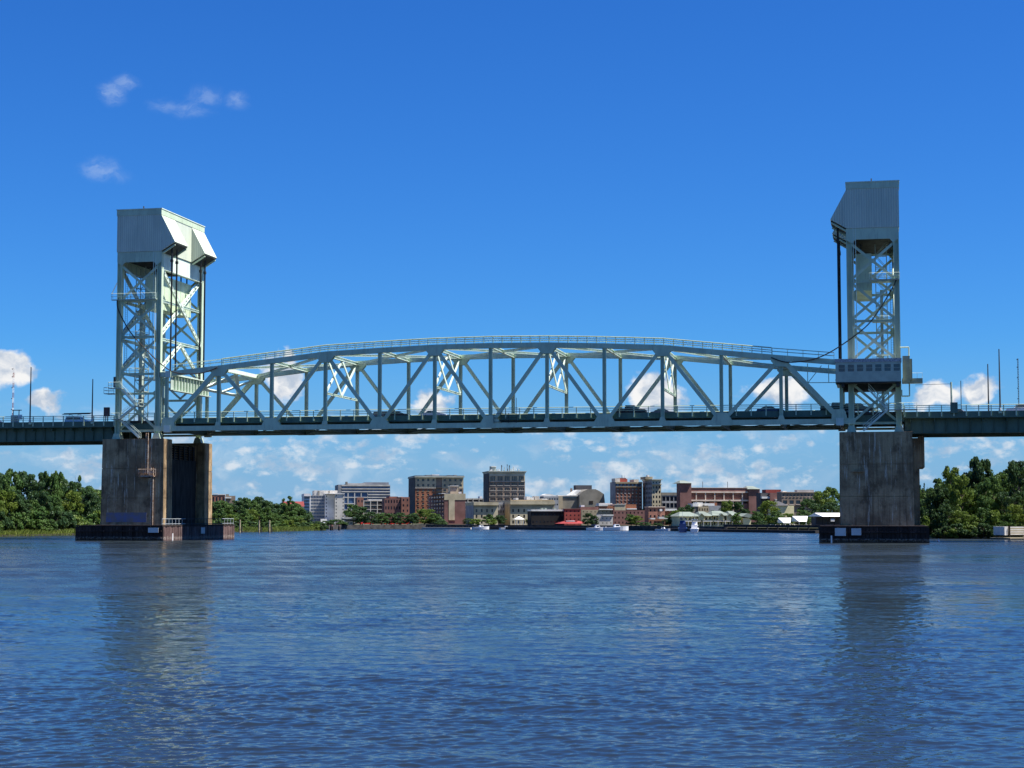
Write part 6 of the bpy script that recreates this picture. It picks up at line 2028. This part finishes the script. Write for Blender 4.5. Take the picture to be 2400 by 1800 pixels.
# town trees
GT = 'trees along the town waterfront'
TT_ = [(828, 1182, 640, 56, 'a', 'round dark tree between white hotel and framed brick building'), (846, 1187, 634, 52, 'b', 'round tree at the foot of the framed brick building'),
       (870, 1199, 630, 46, 'b', 'low dark tree below the white grid frames'), (895, 1202, 632, 46, 'a', 'low dark tree below the maroon block'), (915, 1203, 634, 44, 'b', 'spreading tree between two parked red cars and maroon block'),
       (940, 1201, 636, 48, 'b', 'dark tree left of the bright round tree'), (968, 1203, 636, 44, 'f', 'dark tree under the tall hotel'), (996, 1192, 640, 66, 'c', 'bright round green tree under the tall hotel'), (1020, 1204, 636, 46, 'a', 'smaller tree right of the bright round tree'),
       (1035, 1220, 628, 40, 'w', 'low shrub at the foot of the cross front'), (1098, 1214, 632, 34, 'b', 'dark small tree left of the cream classical building'), (1115, 1217, 626, 36, 'v', 'light green bushy tree hiding the cream building corner'),
       (1145, 1203, 628, 34, 'd', 'airy tree in front of the cream left wing'), (1152, 1218, 624, 40, 'v', 'light bushy tree below the airy tree'), (1172, 1206, 630, 34, 'f', 'dark tree in front of the recessed centre'),
       (1240, 1212, 622, 18, 'v', 'light green slender tree left of the black building'), (1378, 1202, 596, 34, 'b', 'dark tree right of the red awning'), (1392, 1208, 594, 26, 'b', 'small dark tree beside the white boathouse'),
       (1478, 1205, 580, 40, 'a', 'green tree in front of the maroon warehouse'), (1490, 1208, 578, 36, 'c', 'lighter tree next to the maroon warehouse corner'),
       (1568, 1204, 572, 44, 'b', 'dark tree left of the yellow row'), (1582, 1195, 578, 40, 'c', 'olive tree climbing left of the yellow row'), (1600, 1188, 590, 40, 'b', 'dark tree above the left yellow roof'), (1615, 1182, 600, 36, 'b', 'tall dark tree left of the white shop roofs'),
       (1668, 1196, 600, 26, 'b', 'small tree behind the yellow roofs below white shops'), (1703, 1172, 620, 42, 'c', 'bright green tree in front of the garage'), (1728, 1176, 618, 40, 'b', 'dark tree in front of the garage right of the bright one'), (1745, 1192, 600, 36, 'b', 'dark tree behind the right yellow gable'),
       (1725, 1202, 545, 32, 'a', 'green tree standing in front of the yellow row'), (1772, 1198, 540, 40, 'a', 'tree right of the yellow row'), (1798, 1172, 570, 60, 'c', 'broad olive tree below the maroon store'), (1815, 1198, 540, 50, 'a', 'tree left of the yellow walled house'),
       (1845, 1202, 530, 46, 'c', 'tree behind the left white tent'), (1880, 1195, 530, 56, 'a', 'tree behind the right white tent'), (1893, 1168, 580, 64, 'b', 'dark tree in front of the long brick building'), (1925, 1148, 590, 66, 'c', 'tall light tree left of the right pier'),
       (1950, 1142, 600, 60, 'a', 'tall tree beside the right pier edge'), (1915, 1180, 560, 60, 'b', 'dark tree above the pavilion'), (1945, 1176, 550, 60, 'b', 'dark tree behind the white roofed pavilion'), (1910, 1202, 520, 36, 'c', 'small olive tree left of the pavilion'),
       (740, 1222, 615, 46, 'w', 'grey green shrub below the blue glass flank'), (765, 1221, 612, 40, 'w', 'shrub below the white hotel wall'), (790, 1218, 612, 50, 'w', 'spreading shrub in front of the white hotel tower'), (805, 1224, 610, 36, 'u', 'low shrub at the hotel corner'),
       (1510, 1224, 570, 40, 'w', 'dark shrub below the brick cafe'), (1540, 1226, 566, 36, 'w', 'dark shrub under the cafe awnings'), (1785, 1222, 520, 40, 'w', 'dark shrub left of the patio umbrellas')]
for (px_, yt, d_, w_, kd, lab) in TT_:
    tree(kd, px_, yt, d_, w_, lab, GT, base=GZ)
# far tree line closing the view between buildings: one distant mass
PP, NN_, SS = [], [], []
for i_, px_ in enumerate(range(430, 2480, 22)):
    P_, N_, S_ = crown_mesh('far', 100 + i_ % 7, 14, 520, 1.0, 0.45, None, 'round')
    d_ = 930 + rv.uniform(-15, 15)
    H_ = z_at(1196 + rv.uniform(-7, 5), d_) - GZ
    g_ = ground_at(px_ + rv.uniform(-5, 5), d_)
    PP.append(P_ * np.array((4.6, 4.6, H_)) + np.array((g_.x, g_.y, GZ)))
    NN_.append(N_)
    SS.append(S_)
fw = put('far_wood', leaves_to_mesh('far_wood', np.concatenate(PP), np.concatenate(NN_), np.concatenate(SS), 1.0, M['leaf_d'], (1, 1, 1)))
tag(fw, 'far dark belt of woodland behind the town', 'woodland', kind='stuff')

# ------------------------------------------------------------------ things on the bridge
def on_road(px, Y=6.0): return x_on(px, Y, 972)
ZR, ZA = 22.44, 21.70
vehicle('sedan', CARM['black'], (on_road(932, 7), 7, ZR), 0, 'dark sedan on the span, left of the light sedan')
vehicle('suv', CARM['grey'], (on_road(905, 12), 12, ZR), 0, 'dark hatchback just behind the dark sedan on the span', 'car')
vehicle('sedan', CARM['silver'], (on_road(1018, 7), 7, ZR), 0, 'light silver sedan behind the tall post on the span')
vehicle('pickup', CARM['black'], (on_road(1478, 6), 6, ZR + 0.0), 0, 'black pickup truck right of the middle of the span', 'pickup_truck', 'truck')
vehicle('sedan', CARM['grey'], (on_road(1556, 10), 10, ZR - 0.0), 0, 'low dark car half hidden ahead of the black pickup')
vehicle('sedan', CARM['blue'], (on_road(1806, 6), 6, ZR), 0, 'dark blue sedan near the right end of the span')
vehicle('pickup', CARM['black'], (on_road(1962, 6), 6, ZR), 0, 'dark truck passing under the operator cabin', 'pickup_truck', 'truck')
vehicle('suv', CARM['grey'], (on_road(2012, 6), 6, ZR), 0, 'dark car between the right tower legs ahead of the truck')
vehicle('sedan', CARM['white'], (on_road(2238, 9), 9, ZA), math.pi, 'low pale car behind the railing right of the tower')
vehicle('suv', CARM['white'], (on_road(2392, 5), 5, ZA + 0.15), math.pi, 'white car at the right edge of the picture')
vehicle('sedan', CARM['grey'], (on_road(-8, 6), 6, ZA), 0, 'dark car cut by the left edge of the picture')
sv = vehicle('suv', CARM['white'], (on_road(184, 4.5), 4.5, ZA), 0, 'pale silver van carrying ladders on its roof rack')
rk = holder('roof_rack', sv, 'roof rack loaded with long dark ladders')
for s in (-0.7, 0.7):
    for xx in (-1.6, 0.2):
        MB().tube((xx, s, 1.7), (xx, s, 2.15), 0.03, 5).build('rack_leg', M['black'], rk)
for xx in (-1.6, 0.2):
    MB().tube((xx, -0.75, 2.15), (xx, 0.75, 2.15), 0.03, 5).build('crossbar', M['black'], rk)
for s in (-0.6, -0.2, 0.15, 0.55):
    MB().bar((-3.1, s, 2.25 if s < 0 else 2.42), (2.6, s, 2.28 if s < 0 else 2.48), 0.08, 0.12).build('ladder_rail', M['dark'], rk)

M['polemat'] = mat('dark_metal_pole', (0.06, 0.065, 0.065), 0.5, 0.1)
def pole(x, y, z0, z1, label):
    T = thing('light_pole', label, 'pole', (x, y, z0), 0, 'tall poles on the approach spans')
    MB().tube((0, 0, 0), (0, 0, z1 - z0), 0.15, 8, 0.09).build('shaft', M['polemat'], T)
    MB().tube((0, 0, 0), (0, 0, 0.5), 0.28, 8, 0.2).build('base', M['galv'], T)
    MB().box(-0.28, 0.28, 0.0, 0.7, -0.45, 0.0).build('bracket', ST, T)
pole(-27.6, 0.0, 22.3, 32.8, 'tall thin pole on the left approach, farther from the tower')
pole(-14.9, 0.0, 22.3, 30.3, 'shorter thin pole on the left approach next to the tower')
pole(150.2, WB, 22.3, 32.0, 'shorter thin pole on the right approach, far railing')
pole(150.8, 0.0, 22.3, 32.8, 'tallest thin pole on the right approach, near railing')
# traffic barrier machinery and signal boxes on the approaches
g = thing('barrier_gate', 'road barrier gate with frame on the left approach', 'barrier', (-31.2, 1.0, 21.7), 0)
MB().box(-0.9, 0.3, 0, 0.7, 0, 2.0).build('housing', M['galv'], g)
MB().box(-0.8, 1.1, 0.2, 0.5, 2.9, 3.05).build('top_bar', M['polemat'], g)
for xx in (-0.6, 0.6):
    MB().tube((xx, 0.35, 2.0 if xx < 0 else 0), (xx, 0.35, 2.9), 0.08, 6).build('post', M['polemat'], g)
MB().box(0.5, 1.2, 0.1, 0.5, 1.2, 2.1).build('counterweight', M['white'], g)
g = thing('control_cabinet', 'brown grey control cabinet beside the left tower', 'cabinet', (-11.9, -0.1, 22.3), 0)
MB().box(-0.55, 0.45, -0.2, 0.4, 0.9, 2.6).build('cabinet', M['fender2'], g)
MB().box(-0.3, -0.15, 0, 0.15, 0.0, 0.9).build('leg', M['polemat'], g)
MB().box(0.1, 0.25, 0, 0.15, 0.0, 0.9).build('leg', M['polemat'], g)
g = thing('barrier_gate', 'tall green barrier machine with post right of the right tower', 'barrier', (143.3, 0.2, 22.3), 0)
MB().box(-0.7, 0.5, -0.3, 0.5, -0.3, 1.5).build('housing', M['girder'], g)
MB().tube((-0.5, 0, 1.5), (-0.5, 0, 5.0), 0.16, 7).build('post', ST, g)
MB().tube((1.1, 0, -0.3), (1.1, 0, 5.2), 0.07, 6).build('signal_post', M['polemat'], g)
MB().tube((-0.5, 0, 4.7), (-6.5, 0, 4.6), 0.035, 5).build('guy_wire', M['polemat'], g)
# thin lattice aerial masts on the far railing
def mast(px, z1, label, red, w):
    T = thing('aerial_mast', label, 'mast', (x_on(px, WB - 0.4, 960), WB - 0.4, 22.3), 0.3, 'lattice aerial masts on the bridge')
    H = z1 - 22.3
    n = 12
    cm_ = [M['redpaint'], M['whitew']] if red else [M['polemat'], M['polemat']]
    for i in range(n):
        z0, za = H * i / n, H * (i + 1) / n
        b = MB()
        for a in range(3):
            c, s_ = math.cos(a * 2.094) * w, math.sin(a * 2.094) * w
            c2, s2 = math.cos((a + 1) * 2.094) * w, math.sin((a + 1) * 2.094) * w
            b.tube((c, s_, z0), (c, s_, za), 0.022, 4)
            for j in range(2):
                zb, zc = z0 + (za - z0) * j / 2, z0 + (za - z0) * (j + 1) / 2
                b.tube((c, s_, zb), (c2, s2, zc), 0.016, 4)
        b.build('lattice_section', cm_[i % 2], T)
    for f in (0.30, 0.48, 0.66, 0.84, 0.97):
        MB().box(-w * 2.2, -w * 0.6, -0.06, 0.06, H * f, H * f + 0.16).build('aerial', M['polemat'], T)
mast(30, 34.6, 'thin red and white lattice mast above the left approach', True, 0.16)
mast(2388, 32.9, 'thin dark lattice mast at the right end of the bridge', False, 0.10)
# small white float right of the right fender, floating house at the right edge
p = ground_at(2195, 300)
g = thing('float_buoy', 'tiny white float buoy in the water right of the right fender', 'buoy', (p.x + 0, p.y, 0), 0)
bm = bmesh.new()
bmesh.ops.create_uvsphere(bm, u_segments=12, v_segments=8, radius=0.24)
me = bpy.data.meshes.new('ball')
bm.to_mesh(me)
bm.free()
me.materials.append(M['gel'])
put('ball', me, g, None, (0, 0, 0.12))
MB().tube((0, 0, 0.3), (0, 0, 0.62), 0.04, 6).build('stem', M['gel'], g)
b = Bld('floating_house', 'white slatted floating house on a dock at the right edge', 2348, 2420, 335, 6, 'floating house', gz=0.3)
b.part('wall', M['whitew'], 2350, 2358, 1254, 1234, 0, 5)
for i in range(7):
    b.part('slat', M['tan2'] if i % 2 else M['whitew'], 2364, 2430, 1237 + i * 2.6, 1235 + i * 2.6, 0, 0.06)
b.part('wall', M['grey'], 2364, 2430, 1254, 1234, 0.2, 5)
b.part('post', M['darkwood'], 2360.5, 2363, None, 1232, -0.2, 0.2)
b.part('deck', M['tan2'], 2346, 2430, 1262, 1259.6, -3, 6)
b.part('float', M['darkwood'], 2346, 2430, 1266, 1262, -2.6, 5.6)
for i in range(4):
    b.part('deck_post', M['tan2'], 2380 + i * 10, 2381.5 + i * 10, 1259.6, 1252, -2.8, -2.6)
b.part('deck_rail', M['tan2'], 2378, 2425, 1253, 1252, -2.85, -2.6)
for px_, w_ in ((2285, 14), (2313, 20)):
    p = ground_at(px_, 346)
    boat(px_, 346, 2.2 if w_ < 18 else 3.0, 'dark %s skiff pulled to the right bank below the bushes' % ('shorter' if w_ < 18 else 'longer'), M['grey'], M['grey'], 'runabout', 0.1)
